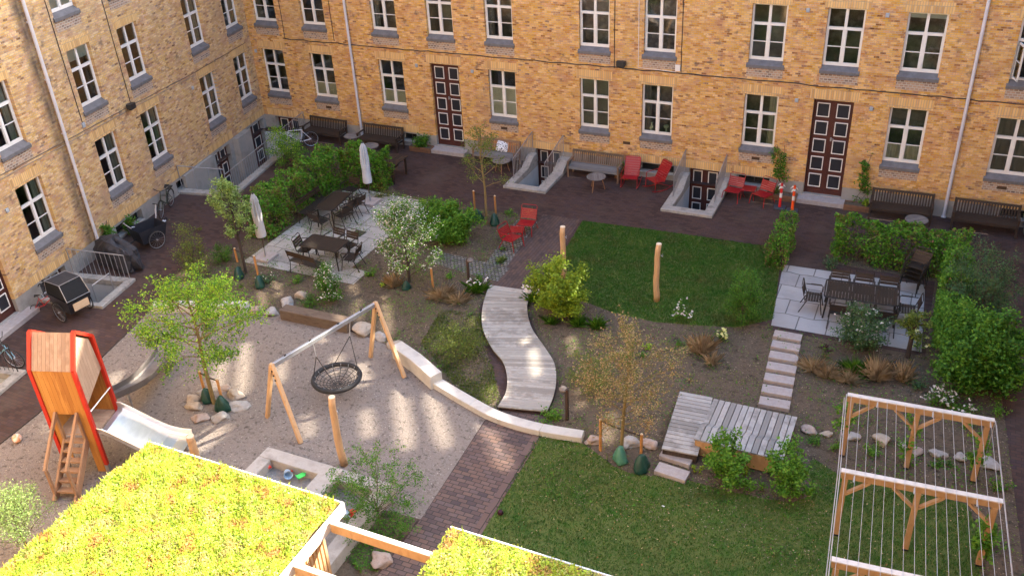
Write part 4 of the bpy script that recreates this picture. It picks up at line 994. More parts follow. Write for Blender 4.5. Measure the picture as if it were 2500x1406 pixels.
# bollard lamps
for lab, b, tp, sx in (('slim dark garden lamp by the cobbled strip', (1145, 690), (1143, 632), 1), ('slim dark garden lamp right of the winding boardwalk', (1385, 1025), (1382, 950), -1)):
    p = G(*b); H_ = HT(b, tp); t = thing('garden_lamp', lab, 'lamp', (p.x, p.y, 0), .2*sx, 'dark garden lamps')
    rust = pm('rust_brown', (.035, .022, .018), (.06, .035, .025), 5, .7)
    MB().bx(-.035, .035, -.035, .035, 0, H_).build('post', rust, t, bevel=.004)
    MB().lathe([(.10, H_-.06), (.105, H_-.02), (.05, H_+.03), (.02, H_+.035)], (sx*.10, 0, 0), n=20).build('lamp_head', pm('lamp_grey', (.12, .10, .09), (.18, .15, .13), 6, .6), t)

# ================================================================== bicycles
def wheel(par, c, R, mat=M_rubber, yaw=0):
    Q = Matrix.Rotation(yaw, 3, 'Z')@Matrix.Rotation(PI/2, 3, 'X')
    w_ = MB().ring((0, 0, 0), R-.018, .018, 32, 6, Q).build('wheel', mat, par, loc=c)
    MB().ring((0, 0, 0), R-.040, .009, 32, 5, Q).build('rim', M_galv, w_)
    m = MB()
    for k in range(14): a = 2*PI*k/14; m.tube([(0, 0, 0), Q@Vector((math.cos(a)*(R-.045), math.sin(a)*(R-.045), 0))], .0022, 3)
    m.tube([Q@Vector((0, 0, -.04)), Q@Vector((0, 0, .04))], .02, 8); m.build('spokes', M_galv, w_); return w_
def bicycle(label, fr, to, fm, lean=6, sport=False, basket=False, R=.335, group='bicycles by the walls', guards=False, steer=0):
    """fr: front wheel foot, to: rear wheel foot (plan points)"""
    d = Vector((fr[0]-to[0], fr[1]-to[1], 0)); L = 1.04; rz = math.atan2(d.y, d.x); c = (fr[0]+to[0])/2, (fr[1]+to[1])/2
    t = thing('bicycle', label, 'bicycle', (c[0], c[1], 0), rz, group); t.rotation_euler = (math.radians(lean), 0, rz)
    a, b = -L/2, L/2; wheel(t, (a, 0, R), R); wheel(t, (b, 0, R), R, yaw=steer)
    bb = (a+.43, 0, .29); st = (a+.30, 0, .78); hd = (b-.17, 0, .83); hb = (b-.12, 0, .68)
    m = MB(); r = .019
    m.tube([bb, st], r, 7).tube([st, hd] if sport else [(a+.36, 0, .60), hd], r, 7).tube([bb, hb], r*1.25, 7).tube([hd, hb], r*1.2, 7)
    for s in (-.05, .05): m.tube([(a, s, R), (bb[0], s*.6, bb[2])], r*.6, 6).tube([(a, s, R), (st[0]+.01, s*.4, st[2]-.05)], r*.6, 6).tube([(b, s, R), (hb[0], s, hb[2]-.02)], r*.8, 6)
    m.build('frame', fm, t)
    MB().tube([(st[0], 0, st[2]), (st[0]-.03, 0, .93)], .012, 6).add([(st[0]-.16, -.09, .95), (st[0]-.16, .09, .95), (st[0]+.13, .02, .94), (st[0]+.13, -.02, .94), (st[0]-.15, -.07, .90), (st[0]-.15, .07, .90), (st[0]+.1, .01, .91), (st[0]+.1, -.01, .91)],
        [(0, 1, 2, 3), (4, 7, 6, 5), (0, 4, 5, 1), (1, 5, 6, 2), (2, 6, 7, 3), (3, 7, 4, 0)]).build('saddle', M_black, t)
    h = MB(); hx = hd[0]-.02; cs, sn = math.cos(steer), math.sin(steer)
    W_ = .28
    h.tube([hd, (hx+.01, 0, 1.0)], .012, 6).tube([(hx+.01-W_*-sn-.12, -W_*cs, 1.03), (hx+.06, -.06, 1.02), (hx+.06, .06, 1.02), (hx+.01-W_*sn-.12, W_*cs, 1.03)], .012, 6); h.build('handlebar', M_black if not basket else M_galv, t)
    MB().ring((bb[0], .05, bb[2]), .09, .008, 18, 4, Matrix.Rotation(PI/2, 3, 'X')).tube([(bb[0], -.06, bb[2]), (bb[0]+.12, -.08, bb[2]-.11)], .012, 5).tube([(bb[0], .06, bb[2]), (bb[0]-.12, .09, bb[2]+.11)], .012, 5).build('crank', M_black, t)
    if guards:
        for x in (a, b):
            m = MB()
            P = [(x+(R+.02)*math.cos(q_), 0, R+(R+.02)*math.sin(q_)) for q_ in [math.radians(v_) for v_ in range(10, 200, 19)]]
            m.tube(P, .018, 4); m.build('mudguard', M_black, t)
        MB().box((a-.05, 0, .74), (.36, .13, .015)).build('rack', M_black, t)
    if basket: MB().box((b+.12, 0, .78), (.28, .32, .22)).build('basket', M_black, t)
    return t
M_bgreen = pm('dark_green_frame', (.03, .045, .03), (.045, .06, .04), 5, .4); M_bwhite = pm('white_frame', (.66, .66, .68), (.6, .6, .62), 5, .35)
M_bblue = pm('pale_blue_frame', (.16, .34, .46), (.2, .38, .5), 5, .35); M_bred = pm('red_frame', (.5, .03, .03), (.42, .02, .02), 5, .35)
f_ = G(388, 536); r_ = G(447, 505)
bicycle('dark green bicycle leaning on the left wing near the light court', LW(-9.40, .62), LW(-8.42, .40), M_bgreen, -5, guards=True, group='bicycles by the walls', steer=.1)
wf, wr = G(703, 369), G(740, 338)
print('white bike', wf, wr)
bicycle('white sports bicycle by the corner, left of the first dark bench', (wf.x, wf.y), (wf.x+.72, wf.y+.75), M_bwhite, 8, sport=True, steer=-.3)
bicycle('pale blue bicycle against the black railing at the left edge', LW(-18.72, 1.95), LW(-18.72, .9), M_bblue, 4, sport=True)
b_ = bicycle("child's bright red bicycle beside the black cargo tricycle", LW(-15.6, 1.0), LW(-16.05, .35), M_bred, 5, R=.23)
b_.scale = (.62, .62, .62)
# kick scooter
t = thing('kick_scooter', 'white kick scooter leaning against the left wing below the dark green bicycle', 'scooter', LW(-10.0, .95), LROT+PI)
MB().box((0, 0, .09), (.52, .12, .03)).build('deck', M_bwhite, t)
MB().tube([(.3, 0, .08), (.22, .18, .98)], .02, 7).tube([(.26, .09, .5), (.24, .14, .8)], .026, 7).build('stem', M_bwhite, t)
MB().tube([(.2, .05, .98), (.24, .32, .97)], .018, 7).build('handlebar', M_black, t)
for x in (-.32, .33): MB().ring((x, 0, .09), .07, .02, 18, 6, Matrix.Rotation(PI/2, 3, 'X')).build('wheel', M_rubber, t)
# black cargo tricycle with hood
def cargo(label, loc, rz, hood=True, panel=True):
    t = thing('cargo_tricycle', label, 'cargo bike', loc, rz, 'cargo bikes along the left wing')
    for s in (-1, 1): wheel(t, (.55, s*.46, .33), .33)
    wheel(t, (-.95, 0, .33), .33)
    b = MB(); W = .33
    b.add([(.12, -W, .28), (.95, -W, .30), (.95, W, .30), (.12, W, .28), (.02, -W-.05, .80), (1.08, -W-.05, .74), (1.08, W+.05, .74), (.02, W+.05, .80)], [(0, 1, 5, 4), (1, 2, 6, 5), (2, 3, 7, 6), (3, 0, 4, 7), (0, 3, 2, 1)])
    b.build('cargo_box', M_dark, t)
    if panel: MB().add([(1.10, -.25, .42), (1.10, .25, .42), (1.095, .25, .66), (1.095, -.25, .66), (1.085, -.25, .42), (1.085, .25, .42), (1.08, .25, .66), (1.08, -.25, .66)], [(0, 1, 2, 3), (4, 7, 6, 5), (0, 4, 5, 1), (1, 5, 6, 2), (2, 6, 7, 3), (3, 7, 4, 0)]).build('front_panel', pm('plywood', (.50, .36, .22), (.60, .46, .30), 4, .6), t)
    if hood:
        W = .38; A = [(.02, .80), (.06, 1.22), (.62, 1.26), (1.08, .76)]
        h = MB()
        h.add([(.02, -W, .81), (.05, -W+.03, 1.22), (.84, -W+.03, 1.27), (.02, W, .81), (.05, W-.03, 1.22), (.84, W-.03, 1.27)], [(1, 2, 5, 4), (0, 1, 4, 3)])
        h.build('hood', M_tarp, t, norm=False)
        g = MB().add([(.05, -W+.035, 1.20), (.02, -W+.002, .82), (1.04, -W+.002, .79), (.84, -W+.035, 1.25), (.05, W-.035, 1.20), (.02, W-.002, .82), (1.04, W-.002, .79), (.84, W-.035, 1.25)], [(0, 1, 2, 3), (4, 7, 6, 5), (3, 2, 6, 7)])
        g.build('hood_window', plain('smoky_film', (.016, .017, .019), .5, spec=.15), t, norm=False)
        e = MB()
        for s in (-1, 1): e.tube([(.02, s*W, .81), (.05, s*(W-.03), 1.23), (.84, s*(W-.03), 1.28), (1.06, s*W, .78)], .011, 6)
        e.tube([(.84, -W+.03, 1.28), (.84, W-.03, 1.28)], .011, 6).tube([(1.06, -W, .78), (1.06, W, .78)], .011, 6).tube([(.05, -W+.03, 1.23), (.05, W-.03, 1.23)], .011, 6); e.build('hood_piping', M_galv, t)
    m = MB().tube([(.12, 0, .42), (-.30, 0, .38), (-.62, 0, .80)], .024, 7).tube([(-.30, 0, .38), (-.95, .06, .33)], .014, 6).tube([(-.95, -.06, .33), (-.60, 0, .72)], .014, 6); m.build('frame', M_black, t)
    MB().tube([(-.02, -.30, 1.02), (-.10, -.28, 1.04), (.0, 0, .86), (-.10, .28, 1.04), (-.02, .30, 1.02)], .014, 6).build('handlebar', M_galv, t)
    MB().box((-.62, 0, .86), (.26, .16, .06)).build('saddle', M_black, t, bevel=.02); return t
cargo('black cargo tricycle with a folding hood and plywood front, by the left stairwell', LW(-15.75, 1.25), LROT-PI/2-.35)
cargo('black open cargo bike with silver handlebar behind the tarpaulin', LW(-11.9, 1.25), LROT-PI/2+1.15, False, False)
# tarpaulin covered cargo bike
m = MB(); n = 30; prof = [(1.0, .06), (1.02, .25), (.98, .55), (.86, .82), (.62, 1.0), (.30, 1.08), (.02, 1.10)]
rs = random.Random(5)
def wobt(a, i): return (1+.10*math.sin(5*a+i)+.05*math.sin(11*a+2*i))
vs = []; fs = []
for i, (k, z) in enumerate(prof):
    for j in range(n):
        a = 2*PI*j/n; e = 1/((abs(math.cos(a))**3.2+abs(math.sin(a))**3.2)**(1/3.2)); w_ = wobt(a, i)
        vs.append((k*e*w_*1.02*math.cos(a), k*e*w_*.44*math.sin(a), z*(1-.22*max(0, math.cos(a))) ))
for i in range(len(prof)-1):
    for j in range(n): q = (j+1) % n; fs.append((i*n+j, i*n+q, (i+1)*n+q, (i+1)*n+j))
fs.append(tuple(range((len(prof)-1)*n, len(prof)*n))); m.add(vs, fs)
o = m.build('covered_bike', M_tarp, smooth=False, loc=LW(-12.9, 1.30), rz=LROT-PI/2-.30); o.scale = (.88, .86, .98); tag(o, 'bulky bike hidden under a dark grey tarpaulin behind the steel railing', 'covered bike')
# parcel / bin at the right edge
p = G(2497, 585); t = thing('waste_bin', 'grey bin with bright green lid at the right edge', 'bin', (p.x+.32, p.y+.25, 0), .15)
MB().add([(-.28, -.28, .03), (.28, -.28, .03), (.28, .28, .03), (-.28, .28, .03), (-.34, -.34, .62), (.34, -.34, .62), (.34, .34, .62), (-.34, .34, .62)], [(0, 1, 5, 4), (1, 2, 6, 5), (2, 3, 7, 6), (3, 0, 4, 7), (3, 2, 1, 0)]).build('body', pm('bin_grey', (.14, .16, .19), (.18, .20, .23), 4, .5), t)
MB().add([(-.37, -.37, .62), (.37, -.37, .62), (.37, .37, .62), (-.37, .37, .62), (-.33, -.33, .68), (.33, -.33, .68), (.33, .33, .74), (-.33, .33, .74)], [(0, 1, 5, 4), (1, 2, 6, 5), (2, 3, 7, 6), (3, 0, 4, 7), (4, 5, 6, 7), (3, 2, 1, 0)]).build('lid', pm('bin_green', (.20, .45, .03), (.24, .5, .05), 4, .45), t)
MB().box((0, -.34, .42), (.34, .02, .16)).build('label_plate', M_white, t); MB().box((-.3, -.33, .12), (.06, .03, .05)).build('reflector', M_rd, t)
# vases in a ground floor window
for lab, x, pr in (('pale green rounded vase, left in the window over the right stairwell', -1.72, [(.04, 0), (.07, .05), (.085, .12), (.06, .19), (.03, .23), (.035, .28), (.05, .32)]), ('pale green goblet vase, right in the window over the right stairwell', -1.17, [(.045, 0), (.03, .05), (.03, .14), (.09, .18), (.10, .24), (.08, .27)])):
    o = MB().lathe(pr, n=16).build('vase', pm('celadon', (.42, .55, .45), (.5, .62, .52), 4, .4), smooth=True, loc=(x, .16, 1.78)); tag(o, lab, 'vase', 'vases on a windowsill')

# ================================================================== play area
# log posts
def log_post(label, b, tp, bend=0, R=.085, hook=1):
    p = G(*b); H_ = HT(b, tp); t = thing('log_post', label, 'wooden post', (p.x, p.y, 0), 0, 'peeled log posts')
    pts = [(bend*math.sin(k/8*PI)+.012*math.sin(k*1.7), .01*math.cos(k*2.1), H_*k/8) for k in range(9)]
    MB().tube(pts, [R*(1.08-.02*k+.03*math.sin(k*2.3)) for k in range(9)], 14).build('trunk', M_post, t, smooth=True)
    x, y, z = pts[-1]; MB().lathe([(R*.95, H_-.005), (R*.90, H_+.012)], (x, y, 0), 14).build('end_grain', M_posttop, t)
    if hook: MB().tube([(R*.9, 0, H_*.82), (R*1.6, -.02, H_*.80), (R*1.6, -.02, H_*.85)], .012, 5).build('hook', M_galv, t)
    return t
log_post('peeled log post behind the yellow-green bush at the lawn edge', (1376, 680), (1371, 553), .0, hook=1)
log_post('peeled log post standing alone on the upper lawn', (1603, 736), (1620, 596), -.03, hook=-1)
log_post('peeled log post beside the sandpit, rising in front of the net swing', (840, 1135), (815, 968), -.04, hook=1)
log_post('thick short log post at the foot of the wide steel slide', (482, 1128), (458, 1066), 0, .10, 0)
# swing
def at_up(bp_, uv):
    H_ = HT(bp_, uv); p = G(*bp_); return Vector((p.x, p.y, H_))
t = thing('nest_swing', 'timber swing frame with a grey steel beam and a round black net seat', 'swing', (0, 0, 0))
fl, fr_, bl_, br_ = G(735, 1082), G(988, 922), G(653, 1018), G(905, 872)
HS = 1.72
topL = G(664, 893, HS); topR = G(917, 742, HS)
print('swing', fl, bl_, topL, fr_, br_, topR)
ax = (topR-topL).normalized()
for foot, top in ((fl, topL), (bl_, topL), (fr_, topR), (br_, topR)):
    MB().beam(foot, top+Vector((0, 0, .06)), .095, .095, up=tuple(ax)).build('leg', M_post, t, bevel=.008)
MB().beam(topL-ax*.05, topR+ax*.05, .075, .12).build('beam', M_galv, t, bevel=.006)
mid = topL.lerp(topR, .55)
sc = G(820, 935, .55); print('seat', sc, mid)
sc = Vector((mid.x*.35+sc.x*.65, mid.y*.35+sc.y*.65, .55)); SR = .60
e1 = ax; e2 = Vector((-ax.y, ax.x, 0))
MB().ring(sc, SR, .062, 36, 8).build('seat_ring', M_rubber, t, smooth=True)
m = MB()
for k in range(16):
    a = 2*PI*k/16; P = [sc+Vector((math.cos(a)*SR*q, math.sin(a)*SR*q, -.20*(1-q**2))) for q in (1, .75, .5, .25, .06)]; m.tube(P, .009, 4)
for q in (.2, .34, .48, .62, .76, .89):
    P = [sc+Vector((math.cos(2*PI*k/16)*SR*q*(1 if k % 2 == 0 else .96), math.sin(2*PI*k/16)*SR*q*(1 if k % 2 == 0 else .96), -.20*(1-q*q))) for k in range(17)]; m.tube(P, .009, 4)
m.build('seat_net', M_black, t)
m = MB()
for k in range(16): a = 2*PI*k/16; m.tube([sc+Vector((math.cos(a)*SR*.9, math.sin(a)*SR*.9, -.02)), sc+Vector((math.cos(a)*SR*.93, math.sin(a)*SR*.93, .05))], .012, 5)
m.build('rope_clips', M_galv, t)
for s in (-1, 1):
    hp = mid+ax*(.62*s)-Vector((0, 0, .07)); jn = hp.lerp(sc+ax*(.45*s), .30)
    MB().tube([hp, jn], .012, 5).build('chain', M_galv, t)
    m = MB()
    for s2 in (-1, 1): m.tube([jn, sc+ax*(.36*s)+e2*(.48*s2)+Vector((0, 0, .03))], .011, 5)
    m.build('rope', M_black, t)
# bolts
m = MB()
for q in (.12, .35, .62, .85): b = topL.lerp(topR, q); m.box(b+Vector((0, 0, .08)), (.03, .06, .03))
m.build('bolts', M_black, t)
m = MB()
for tp_, ft in ((topL, fl), (topR, fr_)):
    d_ = (ft-tp_).normalized()
    for k in (.12, .24, .36): q = tp_+d_*k+Vector((.0, -.062, .02)); m.box(q, (.035, .03, .035))
m.build('bolts', M_black, t)
# playhouse
PR = math.radians(18.5); PC = Vector((-8.587, -20.36, 0))     # front right foot
ph = thing('playhouse', 'tall orange wooden playhouse tower with red edges and a plank roof', 'playhouse', PC, PR)
Wd, Dp = 1.03, .98                                               # x from -Wd to 0, y from 0 to Dp
prof = [(0, .0), (-.02, 2.93), (.40, 3.66), (.92, 3.22), (Dp, 0)]   # (y,z) outline
def planks_wall(mb, x0, x1, fz0, fz1, y0, y1, n, th=.022):
    for k in range(n):
        a = x0+(x1-x0)*k/n+.002; b = x0+(x1-x0)*(k+1)/n-.002
        mb.add([(a, y0(fz0), fz0), (b, y0(fz0), fz0), (b, y1(fz1), fz1), (a, y1(fz1), fz1), (a, y0(fz0)+th, fz0), (b, y0(fz0)+th, fz0), (b, y1(fz1)+th, fz1), (a, y1(fz1)+th, fz1)],
               [(0, 1, 2, 3), (5, 4, 7, 6), (0, 4, 5, 1), (1, 5, 6, 2), (2, 6, 7, 3), (3, 7, 4, 0)])
yf = lambda z: -.02*z/2.93
m = MB(); DO = (-.78, -.28)    # doorway over the stairs
planks_wall(m, -Wd, DO[0], .25, 2.93, yf, yf, 2); planks_wall(m, DO[1], 0, .02, 2.93, yf, yf, 3); planks_wall(m, DO[0]+.001, DO[1]-.001, 1.72, 2.93, yf, yf, 5)
m.build('front_wall', M_larch, ph)
m = MB(); n = 11
for k in range(n):
    a = -Wd+Wd*k/n+.002; b = -Wd+Wd*(k+1)/n-.002
    m.add([(a, -.03, 2.93), (b, -.03, 2.93), (b, .40, 3.68), (a, .40, 3.68), (a, .0, 2.91), (b, .0, 2.91), (b, .41, 3.65), (a, .41, 3.65)], [(0, 1, 2, 3), (5, 4, 7, 6), (0, 4, 5, 1), (1, 5, 6, 2), (2, 6, 7, 3), (3, 7, 4, 0)])
    m.add([(a, .40, 3.68), (b, .40, 3.68), (b, .94, 3.24), (a, .94, 3.24), (a, .41, 3.65), (b, .41, 3.65), (b, .93, 3.21), (a, .93, 3.21)], [(0, 1, 2, 3), (5, 4, 7, 6), (0, 4, 5, 1), (1, 5, 6, 2), (2, 6, 7, 3), (3, 7, 4, 0)])
m.build('roof', M_larchg, ph)
m = MB(); planks_wall(m, -Wd, 0, 1.1, 3.2, lambda z: Dp-.03*z/3, lambda z: Dp-.03*z/3, 9); m.build('back_wall', M_larch, ph)
def side(x, mat, part, poly):
    m = MB(); n = 9; y0 = min(p[0] for p in poly); y1 = max(p[0] for p in poly)
    # planks run up the gable; clip outline by strips
    def zr(y):
        zs = []
        for i in range(len(poly)):
            (a, b), (c_, d) = poly[i], poly[(i+1) % len(poly)]
            if abs(a-c_) < 1e-6: continue
            tt = (y-a)/(c_-a)
            if -1e-6 <= tt <= 1+1e-6: zs.append(b+(d-b)*tt)
        return min(zs), max(zs)
    for k in range(n):
        a = y0+(y1-y0)*k/n+.002; b = y0+(y1-y0)*(k+1)/n-.002; za, zb = zr(a), zr(b)
        m.add([(x, a, za[0]), (x, b, zb[0]), (x, b, zb[1]), (x, a, za[1]), (x-.02, a, za[0]), (x-.02, b, zb[0]), (x-.02, b, zb[1]), (x-.02, a, za[1])], [(0, 1, 2, 3), (5, 4, 7, 6), (0, 4, 5, 1), (1, 5, 6, 2), (2, 6, 7, 3), (3, 7, 4, 0)])
    m.build(part, mat, ph)
side(-.015, M_larchg, 'side_panel', [(.02, 1.90), (.02, 2.90), (.40, 3.60), (.90, 3.18), (.94, 2.35)])
side(-Wd+.02, M_larch, 'side_panel', [(.02, 1.1), (.02, 2.90), (.40, 3.60), (.90, 3.18), (.94, 1.1)])
for x in (0, -Wd):
    m = MB(); P = [(0, .25), (-.02, 2.95), (.40, 3.70), (.95, 3.24), (Dp+.02, .25)]
    for i in range(4): m.beam((x, P[i][0], P[i][1]), (x, P[i+1][0], P[i+1][1]), .075, .085, up=(1, 0, 0))
    m.build('edge_frame', M_red, ph)
m = MB()
for k in range(8): m.bx(-Wd+.03, -.03, .03+.115*k, .14+.115*k, 1.08, 1.11)
m.build('floor', M_larchg, ph)
for x in (-.02, -Wd+.02):
    for y in (.02, Dp-.02): MB().bx(x-.04, x+.04, y-.04, y+.04, 0, .3).build('post_foot', M_galv, ph)
MB().tube([(.03, .03, 1.78), (.03, Dp-.03, 1.78)], .02, 8).build('grab_bar', M_steel, ph)
# stairs of the playhouse
st = MB(); n = 6; Y0, Y1 = -1.0, 0.0
for k in range(n):
    y = Y1-.06-.155*k; z = 1.0-.165*k; st.box(((DO[0]+DO[1])/2, y, z), (.46, .16, .045))
st.build('steps', M_stair, ph)
for x in (DO[0]-.01, DO[1]+.01):
    MB().beam((x, -.02, .98), (x, -1.02, .02), .05, .19).build('stringer', M_stair, ph)
    MB().beam((x, -.05, 1.0), (x, -.05, 1.78), .05, .07, up=(0, 1, 0)).beam((x, -.95, .06), (x, -.95, .85), .05, .07, up=(0, 1, 0)).beam((x, -.02, 1.78), (x, -.99, .88), .055, .085).build('handrail', M_stair, ph)
# wide slide
def slide(par, path, W, hw, name='slide'):
    """path: (x along, z); trough with upright cheeks of height hw"""
    m = MB(); n = len(path); sec = [(-W/2, hw), (-W/2, .05), (-W/2+.05, 0), (W/2-.05, 0), (W/2, .05), (W/2, hw)]
    vs = []
    for (x, z), h in zip(path, [1]*n):
        for (y, dz) in sec: vs.append((x, y, z+dz))
    k = len(sec)
    m.add(vs, [(i*k+j, i*k+j+1, (i+1)*k+j+1, (i+1)*k+j) for i in range(n-1) for j in range(k-1)])
    o = m.build(name, M_steel, par, norm=False)
    so_ = o.modifiers.new('s', 'SOLIDIFY'); so_.thickness = .018; return o
sp = thing('slide', 'wide short stainless steel slide coming out of the playhouse', 'slide', PC+Matrix.Rotation(PR, 3, 'Z')@Vector((.04, .50, 0)), PR)
slide(sp, [(0, 1.12), (.12, 1.10), (.3, 1.0), (.6, .80), (.9, .60), (1.15, .46), (1.4, .385), (1.62, .37), (1.7, .36)], .98, .19, 'trough')
MB().tube([(1.5, -.4, .36), (1.5, -.4, 0)], .03, 8).tube([(1.5, .4, .36), (1.5, .4, 0)], .03, 8).build('support', M_galv, sp)
for s in (-1, 1): MB().tube([(x, s*.49, z+.19) for x, z in [(0, 1.12), (.12, 1.10), (.3, 1.0), (.6, .80), (.9, .60), (1.15, .46), (1.4, .385), (1.7, .36)]], .017, 7).build('lip', M_steel, sp)
# long narrow slide behind the tree
a_ = G(256, 905, .0); pe = G(430, 862, .3)
sq = thing('slide', 'long narrow dark steel slide behind the playhouse, under the bright tree', 'slide', PC+Matrix.Rotation(PR, 3, 'Z')@Vector((-.52, 1.0, 0)), PR+PI/2)
M_steeld = pm('dull_steel', (.17, .15, .14), (.24, .22, .21), 3, .45, metal=.4)
o = slide(sq, [(0, 1.12), (.3, 1.08), (.8, .86), (1.3, .64), (1.8, .46), (2.3, .34), (2.8, .30), (3.5, .30)], .52, .20, 'trough'); o.data.materials.clear(); o.data.materials.append(M_steeld)
MB().tube([(3.2, -.2, .30), (3.2, -.2, 0)], .03, 8).tube([(3.2, .2, .30), (3.2, .2, 0)], .03, 8).tube([(1.3, 0, .62), (1.3, 0, 0)], .03, 8).build('support', M_galv, sq)
# sandpit
sb = thing('sandpit', 'timber framed sandpit with toys, in front of the planted green roof', 'sandpit')
X0, X1, Y0, Y1 = -5.3, -1.8, -22.2, -18.5; bw = .35
for (a, b, c_, d) in ((X0, X1, Y1-bw, Y1), (X0, X1, Y0, Y0+bw)): MB().bx(a, b, c_, d, -.05, .33).build('frame_beam', M_timbert, sb, bevel=.012)
for (a, b) in ((X0, X0+bw), (X1-bw, X1)): MB().bx(a, b, Y0+bw+.001, Y1-bw-.001, -.05, .328).build('frame_beam', M_timbert, sb, bevel=.012)
nx, ny = 46, 46; rs = np.random.RandomState(3)
ZZ = np.zeros((nx, ny))
for _ in range(60):
    cx, cy, s_, h_ = rs.rand(), rs.rand(), rs.uniform(.03, .12), rs.uniform(-.05, .06); gx_, gy_ = np.meshgrid(np.linspace(0, 1, nx), np.linspace(0, 1, ny), indexing='ij'); ZZ += h_*np.exp(-((gx_-cx)**2+(gy_-cy)**2)/s_**2/2)
xs_ = np.linspace(X0+bw, X1-bw, nx); ys_ = np.linspace(Y0+bw, Y1-bw, ny)
MB().add([(xs_[i], ys_[j], .08+ZZ[i, j]) for i in range(nx) for j in range(ny)], [(i*ny+j, (i+1)*ny+j, (i+1)*ny+j+1, i*ny+j+1) for i in range(nx-1) for j in range(ny-1)]).build('sand', M_sand, sb, smooth=True, norm=False)
MB().bx(-3.62, -3.22, -19.75, -18.81, .0, .34).build('seat_plank', M_timbert, sb, bevel=.01); MB().bx(-3.40, -3.05, -19.60, -18.65, .341, .47).build('seat_block', M_timbert, sb, bevel=.01)
def toy(name, label, cat, u, v, bld, z=.12, rz=0, grp=None):
    p = G(u, v, z); o = bld(); o.location = p; o.rotation_euler.z = rz; tag(o, label, cat, grp); return o
M_tg = pm('toy_green', (.06, .65, .10), (.08, .6, .12), 4, .4); M_tr = pm('toy_red', (.8, .08, .04), (.7, .06, .04), 4, .4); M_tb = pm('toy_blue', (.30, .45, .60), (.4, .55, .68), 4, .4)
o = toy('sand_bucket', 'pale blue toy bucket lying on its side in the sandpit', 'toy bucket', 702, 1158, lambda: MB().lathe([(.07, 0), (.075, .02), (.10, .19), (.105, .20), (.09, .19), (.065, .02)], n=18).build('sand_bucket', M_tb, smooth=True)); o.rotation_euler = (math.radians(75), .2, .8); o.location.z = .2
def spade():
    return MB().box((0, 0, .02), (.14, .18, .02)).box((0, -.095, .03), (.14, .015, .05)).tube([(0, .09, .03), (0, .22, .04)], .018, 6).ring((0, .27, .04), .045, .014, 12, 5).build('toy_shovel', M_tg)
o = toy('toy_shovel', 'bright green toy shovel beside the sandpit seat', 'toy shovel', 735, 1162, spade, .2, -.5)
for u, v, lab in ((655, 1140, 'red toy mould nearest the far left corner of the sandpit'), (718, 1146, 'small red toy mould beside the blue bucket')):
    toy('sand_mould', lab, 'toy', u, v, lambda: MB().lathe([(.07, 0), (.06, .04), (.03, .07), (.01, .08)], n=9, wob=lambda a, i: 1+.3*math.cos(3*a)).build('sand_mould', M_tr), .16, .3, 'red sand moulds')
toy('toy_car', 'pale blue toy seen between the roof edge and the bush', 'toy', 845, 1262, lambda: MB().bx(-.13, .13, -.07, .07, .03, .10).bx(-.06, .09, -.06, .06, .10, .17).build('toy_car', M_tb, bevel=.015), .14, .2)
toy('toy_digger', 'orange toy next to the pale blue one by the roof edge', 'toy', 862, 1260, lambda: MB().bx(-.10, .10, -.06, .06, .02, .10).bx(-.05, .05, -.05, .05, .10, .18).beam((.08, 0, .1), (.2, 0, .2), .03, .03).build('toy_digger', M_tr, bevel=.012), .14, 1.0)
p = G(45, 1078); t_ = MB(); bm = bmesh.new(); bmesh.ops.create_icosphere(bm, subdivisions=3, radius=.115); me = bpy.data.meshes.new('ball'); bm.to_mesh(me); bm.free()
me.materials.append(pm('ball_skin', (.75, .72, .66), (.75, .30, .12), 7, .45, c3=(.8, .78, .72), detail=0))
o = bpy.data.objects.new('ball', me); C.objects.link(o); o.location = (p.x, p.y, .115); tag(o, 'white and orange ball lying on the gravel left of the playhouse', 'ball')
for f in me.polygons: f.use_smooth = True

# ================================================================== boardwalk, kerbs, steps, deck
bl = smooth_line([G(1195, 698, .1), G(1179, 748, .1), G(1178, 800, .1), G(1200, 850, .1), G(1228, 885, .1), G(1238, 922, .1), G(1235, 960, .1), G(1215, 995, .1)], 6)
br = smooth_line([G(1301, 713, .1), G(1287, 748, .1), G(1297, 800, .1), G(1330, 850, .1), G(1353, 888, .1), G(1358, 930, .1), G(1351, 970, .1), G(1335, 1007, .1)], 6)
m = MB(); n = 44
def along(L_, t):
    x = t*(len(L_)-1); i = min(int(x), len(L_)-2); return L_[i].lerp(L_[i+1], x-i)
for k in range(n):
    a, b = along(bl, k/n), along(bl, (k+.92)/n); c_, d = along(br, (k+.92)/n), along(br, k/n); P = [(v.x, v.y, .14) for v in (a, b, c_, d)]; Q = [(v.x, v.y, .105) for v in (a, b, c_, d)]
    m.add(P+Q, [(0, 1, 2, 3), (7, 6, 5, 4), (0, 4, 5, 1), (1, 5, 6, 2), (2, 6, 7, 3), (3, 7, 4, 0)])
bw_ = thing('boardwalk', 'winding S-shaped boardwalk of silvery planks', 'boardwalk'); m.build('planks', M_deck, bw_)
inn = lambda L1_, L2_, q: [a.lerp(b, q) for a, b in zip(L1_, L2_)]
for q in (.02, .98):
    P = inn(bl, br, q); m = MB()
    for i in range(len(P)-1): m.beam((P[i].x, P[i].y, .05), (P[i+1].x, P[i+1].y, .05), .04, .10)
    m.build('bearer', M_barkd, bw_)
